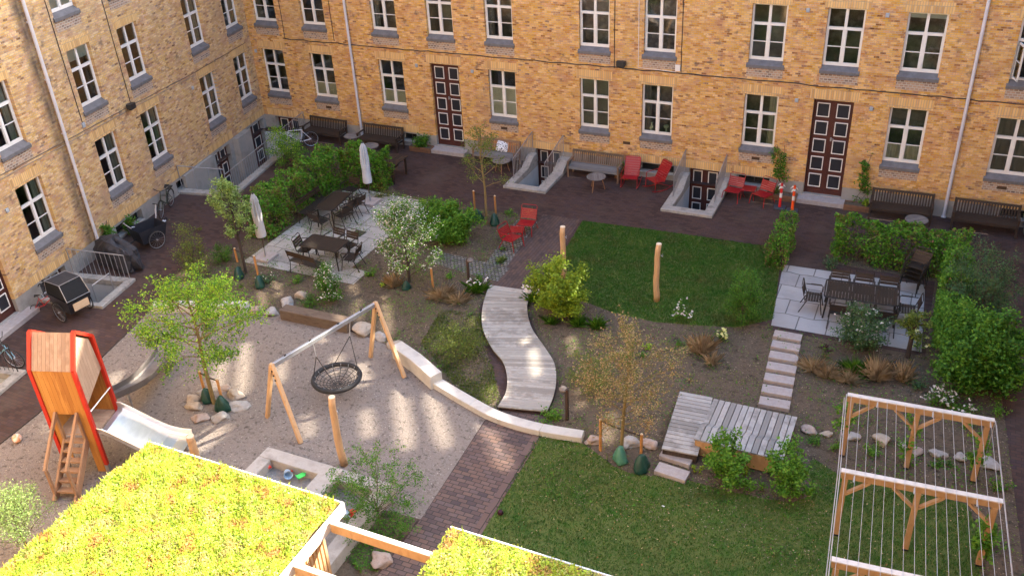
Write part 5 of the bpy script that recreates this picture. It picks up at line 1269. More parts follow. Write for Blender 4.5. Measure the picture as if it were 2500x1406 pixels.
def ribbon(name, label, cat, cen, w, z0, z1, mat, group=None, cuts=None, bev=.012):
    m = MB(); L_ = []; R_ = []
    for i, p in enumerate(cen):
        d = cen[min(i+1, len(cen)-1)]-cen[max(i-1, 0)]; nrm = Vector((-d.y, d.x, 0)).normalized(); L_.append(p+nrm*w/2); R_.append(p-nrm*w/2)
    n = len(cen); vs = [(p.x, p.y, z1) for p in L_]+[(p.x, p.y, z1) for p in R_]+[(p.x, p.y, z0) for p in L_]+[(p.x, p.y, z0) for p in R_]
    fs = []
    for i in range(n-1): fs += [(i, i+1, n+i+1, n+i), (2*n+i, 3*n+i, 3*n+i+1, 2*n+i+1), (i, 2*n+i, 2*n+i+1, i+1), (n+i, n+i+1, 3*n+i+1, 3*n+i)]
    fs += [(0, n, 3*n, 2*n), (n-1, 3*n-1, 4*n-1, 2*n-1)]
    o = m.add(vs, fs).build(name, mat, bevel=bev); tag(o, label, cat, group); return o
kerbc = smooth_line([G(1064, 928, .16), G(1145, 976, .16), G(1215, 1012, .16), G(1308, 1040, .16), G(1423, 1060, .16)], 8)
cut = [0, 9, 17, 25, 32]
for i, lab in enumerate(('first length of the curved pale kerb, touching the raised seat', 'second length of the curved pale kerb, at the gravel corner', 'third length of the curved pale kerb, crossing the brick path', 'last length of the curved pale kerb, ending at the lower lawn')):
    ribbon('concrete_kerb', lab, 'kerb', kerbc[cut[i]:cut[i+1]+1][:] if i == 0 else [kerbc[cut[i]].lerp(kerbc[cut[i]+1], .02)]+kerbc[cut[i]+1:cut[i+1]+1], .30, -.05, .17, M_curb, 'curved kerb lengths')
ribbon('concrete_seat', 'raised pale concrete seat block at the gravel edge', 'seat', [G(968, 838, .42), G(1015, 872, .40), G(1064, 915, .40)], .36, -.05, .42, M_curb)
# timber sleeper seat
a, b = G(690, 752, .3), G(853, 785, .3)
ribbon('timber_seat', 'long dark oak beam seat with pale worn patches between the boulders', 'seat', [a, b], .36, -.05, .34, M_timber)
ribbon('granite_kerb', 'grey granite kerb block behind the bright green tree', 'kerb', [G(372, 744, .2), G(490, 742, .2)], .34, -.05, .24, M_curb, 'granite kerb blocks'); ribbon('granite_kerb', 'grey granite kerb block next to the pink boulder', 'kerb', [G(494, 742, .2), G(604, 744, .2)], .34, -.05, .24, M_curb, 'granite kerb blocks')
# edge of gravel toward paving
ribbon('gravel_edge', 'thin dark steel edging between the gravel and the left paving', 'edging', [G(0, 1085, 0), G(90, 1013, 0), G(180, 935, 0), G(250, 872, 0), G(330, 795, 0)], .03, -.02, .03, M_barkd, bev=0)
# slab steps
N7 = 7
names = ('topmost', 'second from the top', 'third from the top', 'middle', 'third from the bottom', 'second from the bottom', 'lowest')
A_, B_ = G(1890, 812, .12), G(1957, 824, .12); A2, B2 = G(1854, 975, .12), G(1929, 988, .12)
for k in range(N7):
    t = k/6; cA = A_.lerp(A2, t); cB = B_.lerp(B2, t); c_ = (cA+cB)/2
    o = MB(); o.mi = 0; o.bx(-.37, .37, -.17, .17, -.05, .12); ob = o.build('step_slab', M_slab, bevel=.008, loc=(c_.x, c_.y, 0), rz=math.atan2((cB-cA).y, (cB-cA).x)); tag(ob, names[k]+' of the seven pink slab steps below the right patio', 'step', 'pink slab steps')
for (u, v), lab in (((1652, 1112), 'pink slab step touching the foot of the low deck'), ((1641, 1149), 'pink slab step between the deck steps and the lower lawn')):
    p = G(u, v, .12); ob = MB().bx(-.37, .37, -.17, .17, -.05, .12).build('step_slab', M_slab, bevel=.008, loc=(p.x, p.y, 0), rz=-.09); tag(ob, lab, 'step', 'pink slab steps')
# deck with lounger
DZ = .30
dk = thing('sun_deck', 'silver-grey wooden deck with a built-in lounging bench', 'deck')
a, b, c_, d = G(1660, 955, DZ), G(1740, 970, DZ), G(1703, 1112, DZ), G(1615, 1095, DZ)
m = MB(); n = 16
for k in range(n):
    P = [a.lerp(d, k/n), b.lerp(c_, k/n), b.lerp(c_, (k+.87)/n), a.lerp(d, (k+.87)/n)]
    m.add([(v.x, v.y, DZ) for v in P]+[(v.x, v.y, DZ-.035) for v in P], [(0, 1, 2, 3), (7, 6, 5, 4), (0, 4, 5, 1), (1, 5, 6, 2), (2, 6, 7, 3), (3, 7, 4, 0)])
m.build('deck_boards', M_deckc, dk)
q = MB(); q.prism([(v.x, v.y) for v in (a.lerp(c_, .03), b.lerp(d, .03), c_.lerp(a, .02), d.lerp(b, .02))], 0, DZ-.04); q.build('deck_frame', M_barkd, dk)
x0, x1 = b.x+.04, 5.98; yb_, yf_ = G(1944, 1005, .3).y, -14.85
ya, yk = b.y, -14.2
m = MB(); n = 14
for k in range(n):
    xa = x0+(x1-x0)*k/n; xb = x0+(x1-x0)*(k+.87)/n
    # flat part, then the board rises to a headrest near the camera
    pr = [(ya, .33), (yk+.0, .33), (yk-.42, .52), (yk-.44, .49), (yk, .29), (ya, .29)]
    pr = [(ya-.03, .30), (-13.95, .34), (-14.25, .50), (-14.80, .50), (-14.80, .46), (-14.27, .46), (-13.98, .30), (ya-.03, .26)]
    m.extr(pr, 'x', xa, xb)
m.build('lounger_boards', M_deckc, dk)
MB().bx(x0+.02, x1-.02, -14.78, -14.74, .04, .25).bx(x0+.02, x1-.02, -14.79, -14.75, .255, .455).build('lounger_front', M_perg, dk)
MB().bx(x0+.03, x1-.03, -14.72, ya-.06, .0, .25).build('lounger_base', M_barkd, dk)

# ================================================================== shelters with planted roofs
def roof_pts(x0, x1, y0, y1, z, n, seed):
    rs = np.random.RandomState(seed); P = np.column_stack([rs.uniform(x0, x1, n), rs.uniform(y0, y1, n), np.full(n, z)]); k = np.sin(P[:, 0]*5.1+P[:, 1]*2)+np.sin(P[:, 1]*6.3-P[:, 0]*3)+np.sin(P[:, 0]*13+P[:, 1]*11)*.6
    P[:, 2] += .02*k+rs.uniform(0, .06, n); return P
def shelter(label, x0, x1, y0, y1, z, n, seed):
    t = thing('garden_shelter', label, 'shelter')
    MB().bx(x0+.05, x1-.05, y0+.05, y1-.05, z-.18, z-.06).build('roof_deck', M_perg, t)
    nx_, ny_ = 60, 60; rs = np.random.RandomState(seed)
    X_, Y_ = np.meshgrid(np.linspace(x0+.07, x1-.07, nx_), np.linspace(y0+.07, y1-.07, ny_), indexing='ij'); H_ = .025*(np.sin(X_*5.1+Y_*2)+np.sin(Y_*6.3-X_*3))+.02*rs.rand(nx_, ny_)
    MB().add([(X_[i, j], Y_[i, j], z+H_[i, j]-.01) for i in range(nx_) for j in range(ny_)], [(i*ny_+j, (i+1)*ny_+j, (i+1)*ny_+j+1, i*ny_+j+1) for i in range(nx_-1) for j in range(ny_-1)]).build('substrate', M_sedbase, t, norm=False)
    s = quads('sedum', roof_pts(x0-.02, x1-.05, y0, y1-.02, z+.02, n, seed), .036, M_sedum, t, np.random.RandomState(seed), up=.7, asp=.85, var=.5); s['kind'] = 'stuff'
    P = roof_pts(x0, x1-.1, y0, y1-.02, z+.03, n//9, seed+5); rs = np.random.RandomState(seed)
    D = rs.normal(size=P.shape)*.02; D[:, 2] = rs.uniform(.05, .12, len(P)); s = blades('sedum_stalks', P, D, .012, M_sedum, t, rs); s['kind'] = 'stuff'
    M_fl = pm('aluminium_flashing', (.62, .62, .64), (.7, .7, .72), 4, .4, metal=.2)
    for a in ((x0-.03, x1+.03, y1-.012, y1+.018), (x1-.012, x1+.03, y0, y1-.013)): MB().bx(a[0], a[1], a[2], a[3], z-.2, z+.06).build('roof_edge', M_pergtop if a[0] > x0 else M_fl, t)
    for x in (x0+.15, x1-.55):
        for y in (y0+.2, y1-.35): MB().bx(x-.06, x+.06, y-.06, y+.06, 0, z-.18).build('post', M_perg, t)
    return t
sh1 = shelter('wooden shelter with a bright sunlit sedum roof, lower left', -5.55, -.92, -26.5, -21.33, 2.56, 120000, 11)
sh2 = shelter('wooden shelter with a sedum roof, bottom centre', 1.24, 6.2, -26.5, -21.12, 2.56, 75000, 12)
m = MB(); n = 40
for k in range(n):
    y = -21.92-.10*k; m.bx(-1.02, -.985, y-.03, y+.03, .1, 2.32)
m.build('slat_screen', M_post, sh1)
MB().bx(-.985, -.95, -26, -21.9, 1.2, 1.28).build('screen_rail', M_post, sh1)
for y, lab in ((-21.78, 'far one of the two timber beams linking the two green roofs'), (-22.85, 'near one of the two timber beams linking the two green roofs')):
    m = MB(); m.mi = 0; m.bx(-.86, 1.22, y-.045, y+.045, 2.36, 2.56); m.mi = 1; m.bx(-.86, 1.22, y-.048, y+.048, 2.561, 2.585)
    o = m.build('cross_beam', [M_perg, M_pergtop]); tag(o, lab, 'beam', 'beams between the green roofs')

# ================================================================== pergola of three frames with wires
pg = thing('wire_pergola', 'oak pergola of beams on braced posts, strung with steel wires', 'pergola')
HP = 1.735
FR = [(Vector((7.05, -13.57, 0)), Vector((9.86, -13.41, 0))), (Vector((7.26, -16.11, 0)), Vector((10.03, -15.91, 0))), (Vector((7.42, -18.52, 0)), Vector((10.2, -18.30, 0)))]
fr = [(A.x, B.x, A.y) for A, B in FR]
for A, B in FR:
    d = (B-A).normalized(); q = Vector((-d.y, d.x, 0)); up = Vector((0, 0, 1)); e = d*.04
    MB().beam(A-e+up*(HP-.10), B+e+up*(HP-.10), .10, .15).build('beam', M_perg, pg, bevel=.004)
    MB().beam(A-e*1.3+up*(HP-.012), B+e*1.3+up*(HP-.012), .116, .026).build('beam_cap', M_pergtop, pg)
    mid_ = (A+B)/2; rz_ = math.atan2(d.y, d.x)
    for P_ in (A+d*.05, mid_, B-d*.05):
        MB().box(P_+up*((HP-.18)/2), (.105, .105, HP-.18), rz_).build('post', M_perg, pg, bevel=.005)
        MB().box(P_+up*.03, (.11, .11, .06), rz_).build('post_shoe', M_black, pg)
    for P_, s_ in ((A+d*.05, 1), (mid_, -1), (mid_, 1), (B-d*.05, -1)):
        MB().beam(P_+d*(s_*.05)+up*(HP-.58), P_+d*(s_*.46)+up*(HP-.19), .05, .085, up=tuple(q)).build('brace', M_perg, pg)
ext = [FR[2][0]*2-FR[1][0], FR[2][1]*2-FR[1][1]]
rows = [(A, B) for A, B in FR]+[tuple(ext)]
for k in range(16):
    t_ = .01+.98*k/15; MB().tube([A.lerp(B, t_)+Vector((0, 0, HP+.004)) for A, B in rows], .0048, 5).build('wire', M_wire, pg)
    if k % 2: 
        p_ = FR[k % 3][0].lerp(FR[k % 3][1], t_); MB().tube([p_+Vector((0, -.12, HP+.004)), p_+Vector((0, -.30, HP+.004))], .012, 5).build('turnbuckle', M_wire, pg)
for i_, o_ in ((0, -.07), (1, .07)):
    w_ = [r_[i_]+Vector((o_, 0, 0)) for r_ in rows]
    MB().tube([w_[0]+Vector((0, .05, .35)), w_[0]+Vector((0, 0, HP-.05))], .008, 5).build('wire', M_wire, pg)
    MB().tube([v_+Vector((0, 0, HP-.02)) for v_ in w_], .010, 5).build('wire', M_wire, pg)
    MB().tube([v_+Vector((o_*.5, 0, HP-.12)) for v_ in w_], .010, 5).build('wire', M_wire, pg)

# ================================================================== stones
def stone(label, u, v, r, mat, seed, flat=.62, group=None, z=0, asp=1.2):
    p = G(u, v, r*flat*.5) ; bm = bmesh.new(); bmesh.ops.create_icosphere(bm, subdivisions=4, radius=1); rs = np.random.RandomState(seed)
    K = rs.normal(size=(5, 3)); ph_ = rs.uniform(0, 6, 5); cuts = rs.normal(size=(11, 3)); cuts /= np.linalg.norm(cuts, axis=1)[:, None]
    for q in bm.verts:
        c_ = np.array(q.co); f = 1+sum(.045*math.sin(2*K[i]@c_+ph_[i]) for i in range(5))
        for cc in cuts:
            d = cc@c_
            if d > .66: f *= (.66/d)*.8+.2
        f *= 1+.07*mnoise.fractal(Vector(c_*1.6)+Vector((seed, 0, 0)), .8, 2.1, 5); q.co = Vector(c_*f*[r*asp, r, r*flat])
    me = bpy.data.meshes.new('boulder'); bm.to_mesh(me); bm.free(); me.materials.append(mat)
    for f in me.polygons: f.use_smooth = True
    o = bpy.data.objects.new('boulder', me); C.objects.link(o); o.location = (p.x, p.y, r*flat*.38+z); o.rotation_euler.z = rs.uniform(-.6, .6)
    tag(o, label, 'boulder', group); return o
s1, s2, s3 = M_stone1, M_stone2, M_stone3
for i, (u, v, r, mt, lab) in enumerate([(625, 755, .20, s1, 'pink boulder at the end of the granite kerb'), (661, 760, .22, s2, 'grey boulder touching the left end of the oak beam seat'), (699, 737, .25, s2, 'flat grey boulder just behind the oak beam seat'), (734, 722, .20, s3, 'round tan boulder in the bed behind the oak beam seat'),
      (888, 803, .30, s3, 'long pale boulder at the right end of the oak beam seat'), (930, 820, .20, s2, 'grey boulder between the swing leg and the pale seat block'), (962, 840, .21, s3, 'tan boulder at the head of the raised concrete seat')]):
    stone(lab, u, v, r, mt, i, group='boulders along the gravel edge', flat=.75)
for i, (u, v, r, mt, lab) in enumerate([(477, 990, .25, s3, 'brown stone left in the ring round the bright tree'), (490, 1018, .23, s1, 'flat pinkish stone at the front left of the tree ring'), (539, 1016, .25, s2, 'pale round stone at the very front of the tree ring'), (580, 990, .26, s2, 'grey stone on the right of the tree ring'), (576, 962, .23, s3, 'tan stone at the far right of the tree ring'),
      (548, 948, .17, s1, 'small stone at the back of the tree ring'), (497, 955, .16, s2, 'small grey stone behind the green bags of the tree ring'), (470, 972, .19, s3, 'rounded tan stone at the outer left of the tree ring')]):
    stone(lab, u, v, r, mt, 20+i, group='stones ringing the bright tree', flat=.55, asp=1.25)
for i, (u, v, r, mt, lab) in enumerate([(1450, 1074, .22, s1, 'pinkish boulder left of the bronze-leaved tree'), (1534, 1082, .24, s2, 'grey boulder right behind the bronze-leaved tree trunk'), (1586, 1082, .22, s1, 'pink boulder between the bronze-leaved tree and the deck'),
      (1976, 1050, .19, s1, 'pale pink boulder nearest the deck, in the row toward the pergola'), (2018, 1060, .145, s3, 'small tan boulder, second in the row from the deck'), (2082, 1066, .18, s2, 'bluish grey boulder just inside the first pergola post'), (2150, 1074, .22, s3, 'flat tan boulder under the left pergola bay'), (2205, 1085, .12, s2, 'small boulder left of the middle pergola post'),
      (2232, 1096, .19, s1, 'boulder touching the middle pergola post'), (2290, 1106, .21, s2, 'wide grey boulder right of the middle pergola post'), (2345, 1114, .17, s2, 'grey boulder left of the right pergola post'), (2414, 1128, .22, s2, 'large grey boulder outside the right pergola post')]):
    stone(lab, u, v, r, mt, 40+i, group='boulders edging the lower lawn', flat=.62)
stone('big pink and grey boulder lying in the bed between the two green roofs', 922, 1366, .27, s1, 77, .6)
for (u, v), lab in (((1619, 1237), 'tiny white scrap on the lower lawn'),): o = MB().box((0, 0, .025), (.06, .03, .01)).build('paper_scrap', M_white, loc=G(u, v)); tag(o, lab, 'litter')
o = MB().lathe([(.05, 0), (.07, .05), (.05, .1), (.01, .11)], n=10).build('dark_clump', M_petald, loc=G(1222, 1255)); tag(o, 'small dark clump at the left edge of the lower lawn', 'litter')

# ================================================================== plants
DENS = 1.9
def skeleton(H, R, th, nl, rs, lean=(0, 0), up=.55, nt=6, prof=None, tl=.42, zig=.12, bush=False):
    """limbs and twigs of one woody plant; returns limb lines and twig lines"""
    prof = prof or (lambda t: math.sin(PI*min(1, .15+.85*t))**.7)
    top = Vector((lean[0], lean[1], H*.93)); tr = [Vector((0, 0, 0)), Vector((lean[0]*.15+rs.normal()*.02, lean[1]*.15+rs.normal()*.02, H*.35)), Vector((lean[0]*.5+rs.normal()*.03, lean[1]*.5+rs.normal()*.03, H*.65)), top]
    limbs = [tr[:2] if bush else tr]; twigs = []
    def on(L_, t):
        x = t*(len(L_)-1); i = min(int(x), len(L_)-2); return L_[i].lerp(L_[i+1], x-i)
    for k in range(nl):
        t = (th+(H*.9-th)*((k+.5)/nl)**.9)/H; b = on(tr, min(.98, t)); a = k*2.39996+rs.uniform(-.4, .4); rr = R*prof((t*H-th)/max(.1, H-th))*rs.uniform(.75, 1.15)
        d = Vector((math.cos(a), math.sin(a), 0)); e = b+d*rr+Vector((0, 0, rr*up*rs.uniform(.6, 1.3)))
        if bush: e = Vector((d.x*rr+lean[0]*t, d.y*rr+lean[1]*t, H*min(1.0, t*rs.uniform(.85, 1.12)+.06))); b = on(tr, min(.3, t*.22))
        m1 = b.lerp(e, .4)+Vector((rs.normal()*zig*rr, rs.normal()*zig*rr, rr*.06)); m2 = b.lerp(e, .75)+Vector((rs.normal()*zig*rr, rs.normal()*zig*rr, rr*.1*up)); L_ = [b, m1, m2, e]; limbs.append(L_)
        for q in range(nt):
            u = .25+.75*(q+rs.rand()*.8)/nt; s = on(L_, min(.99, u)); dd = Vector(rs.normal(size=3)); dd.normalize(); dd = (dd+d*.6+Vector((0, 0, .35*up+.1))).normalized(); l = R*tl*rs.uniform(.5, 1.2)*(1.1-.4*u)
            twigs.append([s, s+dd*l*.5+Vector((0, 0, .03*l)), s+dd*l])
    for q in range(nt): dd = Vector(rs.normal(size=3)); dd.z = abs(dd.z)+.8; dd.normalize(); s = on(tr, rs.uniform(.8, 1)); twigs.append([s, s+dd*R*.2, s+dd*R*.4])
    return limbs, twigs
def leafpts(lines, per, jit, rs, u0=.15):
    P = []
    for L_ in lines:
        n = max(1, int(per*rs.uniform(.6, 1.4)))
        for _ in range(n):
            u = u0+(1-u0)*rs.rand(); x = u*(len(L_)-1); i = min(int(x), len(L_)-2); P.append(L_[i].lerp(L_[i+1], x-i)+Vector(rs.normal(size=3))*jit)
    return np.array([tuple(p) for p in P])
def tree(name, label, cat, u, v, H, R, th, mat, bark, seed, nl=14, nt=7, per=16, size=.07, jit=.05, tr=.035, lean=(0, 0), up=.55, prof=None, flowers=None, group=None, z=0, limb_leaf=10, tl=.42, asp=.55, pos=None, second=None):
    p = G(u, v) if pos is None else Vector(pos); rs = np.random.RandomState(seed); t = thing(name, label, cat, (p.x, p.y, z), 0, group)
    bush = name == 'shrub'; limbs, twigs = skeleton(H, R, th, nl, rs, lean, up, nt, prof, tl, bush=bush)
    m = MB(); m.tube(limbs[0], [tr*.6, tr*.4] if bush else [tr, tr*.85, tr*.6, tr*.25], 8)
    for L_ in limbs[1:]: m.tube(L_, [tr*.30, tr*.22, tr*.14, tr*.06], 5)
    for L_ in twigs: m.tube(L_, [tr*.09, tr*.06, tr*.03], 3, False)
    m.build('trunk', bark, t)
    P = np.vstack([leafpts(twigs, per*DENS, jit*1.15, rs), leafpts(limbs[1:], limb_leaf*DENS, jit*1.3, rs, .45)])
    P = P[P[:, 2] > .04]
    c_ = quads('crown', P, size, mat, t, rs, asp=asp)
    if second: Q = P[rs.rand(len(P)) < second[1]*2*np.clip(P[:, 2]/H-.25, 0, 1)*1.3]+rs.normal(size=(1, 3))*.01; quads('upper_leaves', Q, size*.9, second[0], t, rs, asp=asp)  # second leaf colour, denser upward; paints light on the bright tree's top
    if flowers:
        mt, fr_, sz = flowers; Q = P[rs.rand(len(P)) < fr_]; Q = Q+rs.normal(size=Q.shape)*.02; Q[:, 2] += .015; quads('blossom', np.repeat(Q, 2, 0)+rs.normal(size=(2*len(Q), 3))*.012, sz, mt, t, rs, asp=.9, up=.8)
    return t
def hedge(label, x0, x1, y0, y1, H, seed, n=7000, mat=None, copper=.12, size=.075, name='hedge', cat='hedge', group=None, rz=0, low=.0):
    """clipped hedge: leaf shell with an uneven skin over a twiggy inside"""
    rs = np.random.RandomState(seed); cx, cy = (x0+x1)/2, (y0+y1)/2; t = thing(name, label, cat, (cx, cy, 0), rz, group); a, b = (x1-x0)/2, (y1-y0)/2
    P = rs.uniform(-1, 1, (n, 3)); k = rs.rand(n)
    ax_ = rs.choice(3, n, p=[b*H/(b*H+a*H+a*b*1.3), a*H/(b*H+a*H+a*b*1.3), a*b*1.3/(b*H+a*H+a*b*1.3)]); sg = np.where(rs.rand(n) < .5, -1, 1.)
    for i in range(3): s = (ax_ == i) & (k < .8); P[s, i] = (sg[s] if i < 2 else 1)*(1-np.abs(rs.normal(size=s.sum()))*.16)
    Q = np.column_stack([P[:, 0]*a, P[:, 1]*b, (P[:, 2]+1)/2*(H-low)+low])
    w_ = .09*np.sin(Q[:, 0]*4.1+seed)+.08*np.sin(Q[:, 1]*5.3+seed*2)+.05*np.sin(Q[:, 0]*11+Q[:, 2]*7)+.05*np.sin(Q[:, 1]*13+Q[:, 2]*5)
    Q[:, 2] += w_*1.1*(P[:, 2] > .2); Q[:, 0] += P[:, 0]*np.abs(w_)*.9; Q[:, 1] += P[:, 1]*np.abs(w_[::-1])*.5+rs.normal(size=n)*.03
    hole = (np.sin(Q[:, 0]*3.7+seed*1.3)+np.sin(Q[:, 1]*4.9+seed)+np.sin(Q[:, 2]*6+Q[:, 0]*2+Q[:, 1]*3)) < -1.35; Q = Q[~hole]; Q = Q[Q[:, 2] > .03]
    cm = rs.rand(len(Q)) < copper*(.4+1.6*((np.sin(Q[:, 0]*2.3+Q[:, 1]*1.9+seed)+1)/2)**3)*np.clip(1.9-1.5*Q[:, 2]/H, .2, 2)
    quads('foliage', Q[~cm], size, mat or LG5, t, rs, asp=.7)
    if cm.sum(): quads('old_leaves', Q[cm], size*.9, LG6, t, rs, asp=.6)
    m = MB(); N_ = max(4, int((a+b)*2/.22))
    for i in range(N_):
        x, y = rs.uniform(-a*.7, a*.7), rs.uniform(-b*.7, b*.7); q = [(x, y, 0)]
        for j in range(1, 5): q.append((x+rs.normal()*.04*j, y+rs.normal()*.04*j, H*.85*j/4))
        m.tube(q, [.018, .015, .012, .008, .004], 5)
        for j in range(3): z = H*rs.uniform(.2, .8); m.tube([(x, y, z), (x+rs.normal()*.2, y+rs.normal()*.15, z+.2)], [.007, .003], 3)
    m.build('stems', M_barkd, t); return t
def clump(name, label, cat, u, v, R, H, n, mat, seed, wd=.012, droop=1.0, group=None, flowers=None, pos=None):
    """tuft of arching blades"""
    p = G(u, v) if pos is None else Vector(pos); rs = np.random.RandomState(seed); t = thing(name, label, cat, (p.x, p.y, 0), 0, group)
    a = rs.uniform(0, 2*PI, n); r = rs.rand(n)**.7; P = np.column_stack([np.cos(a)*r*R*.35, np.sin(a)*r*R*.35, np.zeros(n)]); sp = r*R*.9*droop*rs.uniform(.4, 1.2, n)
    D = np.column_stack([np.cos(a)*sp+rs.normal(size=n)*.03, np.sin(a)*sp+rs.normal(size=n)*.03, H*rs.uniform(.45, 1.1, n)*(1-.35*r)]); blades('blades', P, D, wd, mat, t, rs)
    if flowers: mt, k, sz, hh = flowers; Q = np.column_stack([rs.normal(size=k)*R*.45, rs.normal(size=k)*R*.45, hh*rs.uniform(.75, 1.1, k)]); quads('flowers', np.repeat(Q, 4, 0)+rs.normal(size=(4*k, 3))*sz*.3, sz, mt, t, rs, asp=.9, up=.8)
    return t
def herb(name, label, cat, u, v, R, H, n, mat, seed, size=.06, group=None, flowers=None, pos=None, second=None):
    """low leafy plant with several shoots"""
    p = G(u, v) if pos is None else Vector(pos); rs = np.random.RandomState(seed); t = thing(name, label, cat, (p.x, p.y, 0), 0, group); m = MB(); lines = []
    for k in range(max(5, int(n/40))):
        a = rs.uniform(0, 2*PI); r = R*rs.rand()**.6; e = Vector((math.cos(a)*r, math.sin(a)*r, H*rs.uniform(.6, 1.1)*(1-.35*(r/R)**2))); L_ = [Vector((e.x*.2, e.y*.2, 0)), Vector((e.x*.6, e.y*.6, e.z*.55)), e]; lines.append(L_); m.tube(L_, [.006, .005, .002], 3, False)
    m.build('stems', M_bark, t); P = leafpts(lines, n/len(lines), R*.14, rs, .1); P[:, 2] = np.maximum(P[:, 2], .02); quads('leaves', P, size, mat, t, rs, asp=.65)
    if flowers: mt, fr_, sz = flowers; Q = leafpts(lines, max(1, fr_*n/len(lines)), R*.12, rs, .7); quads('flowers', np.repeat(Q, 3, 0)+rs.normal(size=(3*len(Q), 3))*sz*.25, sz, mt, t, rs, asp=.9, up=.8)
    return t
def stake(label, u, v, tu, tv, grp='tree stakes'):
    p = G(u, v); H_ = max(.5, HT((u, v), (tu, tv))); t = thing('tree_stake', label, 'stake', (p.x, p.y, 0), 0, grp)
    MB().tube([(0, 0, 0), (0, 0, H_)], .035, 10).build('pole', M_stake, t); MB().lathe([(.035, H_), (.02, H_+.02)], n=10).build('end_grain', M_posttop, t); return Vector((p.x, p.y, H_))
def strap(label, a, b, c_=None):
    pts = [a, a.lerp(b, .5)+Vector((0, 0, -.02)), b]; o = MB().tube(pts, .018, 6).build('tree_strap', M_barkd); tag(o, label, 'strap', 'rubber tree straps')
def wbag(label, u, v, s, seed, mat=None):
    s *= .80; p = G(u, v); rs = random.Random(seed); k = rs.uniform(0, 6)
    o = MB().lathe([(.19*s, .0), (.235*s, .05*s), (.225*s, .14*s), (.19*s, .25*s), (.15*s, .36*s), (.11*s, .44*s), (.07*s, .50*s), (.045*s, .53*s)], n=26, wob=lambda a, i: 1+.20*math.cos(2*a+k+i*.35)+.10*math.sin(5*a+i*1.3+k)+.05*math.sin(9*a+2*i)).build('watering_bag', mat or M_bag, smooth=True, loc=(p.x, p.y, 0)); tag(o, label, 'watering bag', 'green tree watering bags')
GTR = 'young staked trees'
# bright tree of the play area
tree('young_tree', 'tree with glowing lime-green crown inside the ring of stones', 'tree', 523, 985, 3.35, 1.5, 1.15, LG1, M_barky, 5, nl=22, nt=9, per=22, size=.062, jit=.075, tr=.06, lean=(-.25, .25), up=.45, group=GTR, limb_leaf=20, tl=.42, second=(LG3, .7))  # lime leaves thickest at the top put the crown's light into colour
a = stake('left stake of the bright tree in the stone ring', 503, 968, 492, 905); b = stake('right stake of the bright tree in the stone ring', 545, 985, 530, 925); strap('dark strap between the stakes of the bright tree', a-Vector((0, 0, .05)), b-Vector((0, 0, .05)))
wbag('green bag at the left stake of the bright tree', 507, 978, .95, 1); wbag('green bag at the right stake of the bright tree', 546, 1000, 1.05, 2)
# pear by the cream parasol
tree('young_tree', 'slender upright tree left of the cream parasol', 'tree', 601, 668, 3.1, .78, .75, LG10, M_barkd, 6, nl=16, nt=7, per=17, size=.07, jit=.05, tr=.05, up=1.5, lean=(-.15, .15), group=GTR, limb_leaf=22, tl=.4, prof=lambda t: .9-.5*t)
a = stake('stake left of the slender tree by the cream parasol', 580, 640, 570, 607); b = stake('stake right of the slender tree by the cream parasol', 632, 680, 621, 625); strap('dark strap on the slender tree by the cream parasol', a-Vector((0, 0, .05)), b-Vector((0, 0, .05)))
wbag('green bag left of the slender tree by the cream parasol', 585, 678, .95, 3); wbag('green bag under the right stake of the slender tree', 636, 700, .95, 4)
# blossom
tree('blossom_tree', 'small tree covered in white blossom beside the left patio', 'tree', 1000, 690, 2.85, 1.0, .15, LG1, M_barkd, 8, nl=26, nt=9, per=13, size=.06, jit=.07, tr=.045, up=.9, lean=(.0, .1), flowers=(M_petal, .30, .038), limb_leaf=18, tl=.42, prof=lambda t: max(.25, 1.15-1.15*t+.15*math.sin(t*19)))
stake('stake on the right of the white blossom tree', 1058, 706, 1050, 655); wbag('green bag at the foot of the white blossom tree', 993, 706, .7, 5)
# slim tree near benches
tree('young_tree', 'slim sparse tree with mossy trunk in front of the cushion bench', 'tree', 1188, 548, 3.75, .88, 1.25, LG4, M_barky, 10, nl=16, nt=6, per=9, size=.06, jit=.06, tr=.045, up=.75, group=GTR, lean=(-.05, .1), tl=.42, limb_leaf=8, prof=lambda t: 1.0-.55*t)
a = stake('left stake of the slim sparse tree', 1160, 520, 1154, 466); b = stake('right stake of the slim sparse tree', 1211, 530, 1207, 478); strap('dark strap on the slim sparse tree', a-Vector((0, 0, .05)), b-Vector((0, 0, .05)))
wbag('dark green bag at the left stake of the slim sparse tree', 1167, 536, .95, 6); wbag('dark green bag at the right stake of the slim sparse tree', 1208, 548, 1.0, 7)
# bronze tree
tree('young_tree', 'tree with sparse bronze leaves left of the deck', 'tree', 1516, 1118, 3.15, 1.22, .85, LG7, M_barky, 12, nl=24, nt=9, per=13, size=.045, jit=.06, tr=.045, up=.6, group=GTR, lean=(.12, .35), tl=.42, limb_leaf=12, second=(LG4, .45))
a = stake('left stake of the bronze-leaved tree', 1466, 1100, 1466, 1023); b = stake('right stake of the bronze-leaved tree', 1565, 1112, 1566, 1060); strap('long dark strap across the bronze-leaved tree', a-Vector((0, 0, .05)), b-Vector((0, 0, .05)))
wbag('bright green bag round the trunk of the bronze-leaved tree', 1514, 1124, 1.0, 8, pm('lit_green_bag', (.05, .17, .11), (.08, .24, .16), 6, .42, .3)); wbag('dark green bag at the right stake of the bronze-leaved tree', 1566, 1146, 1.05, 9)
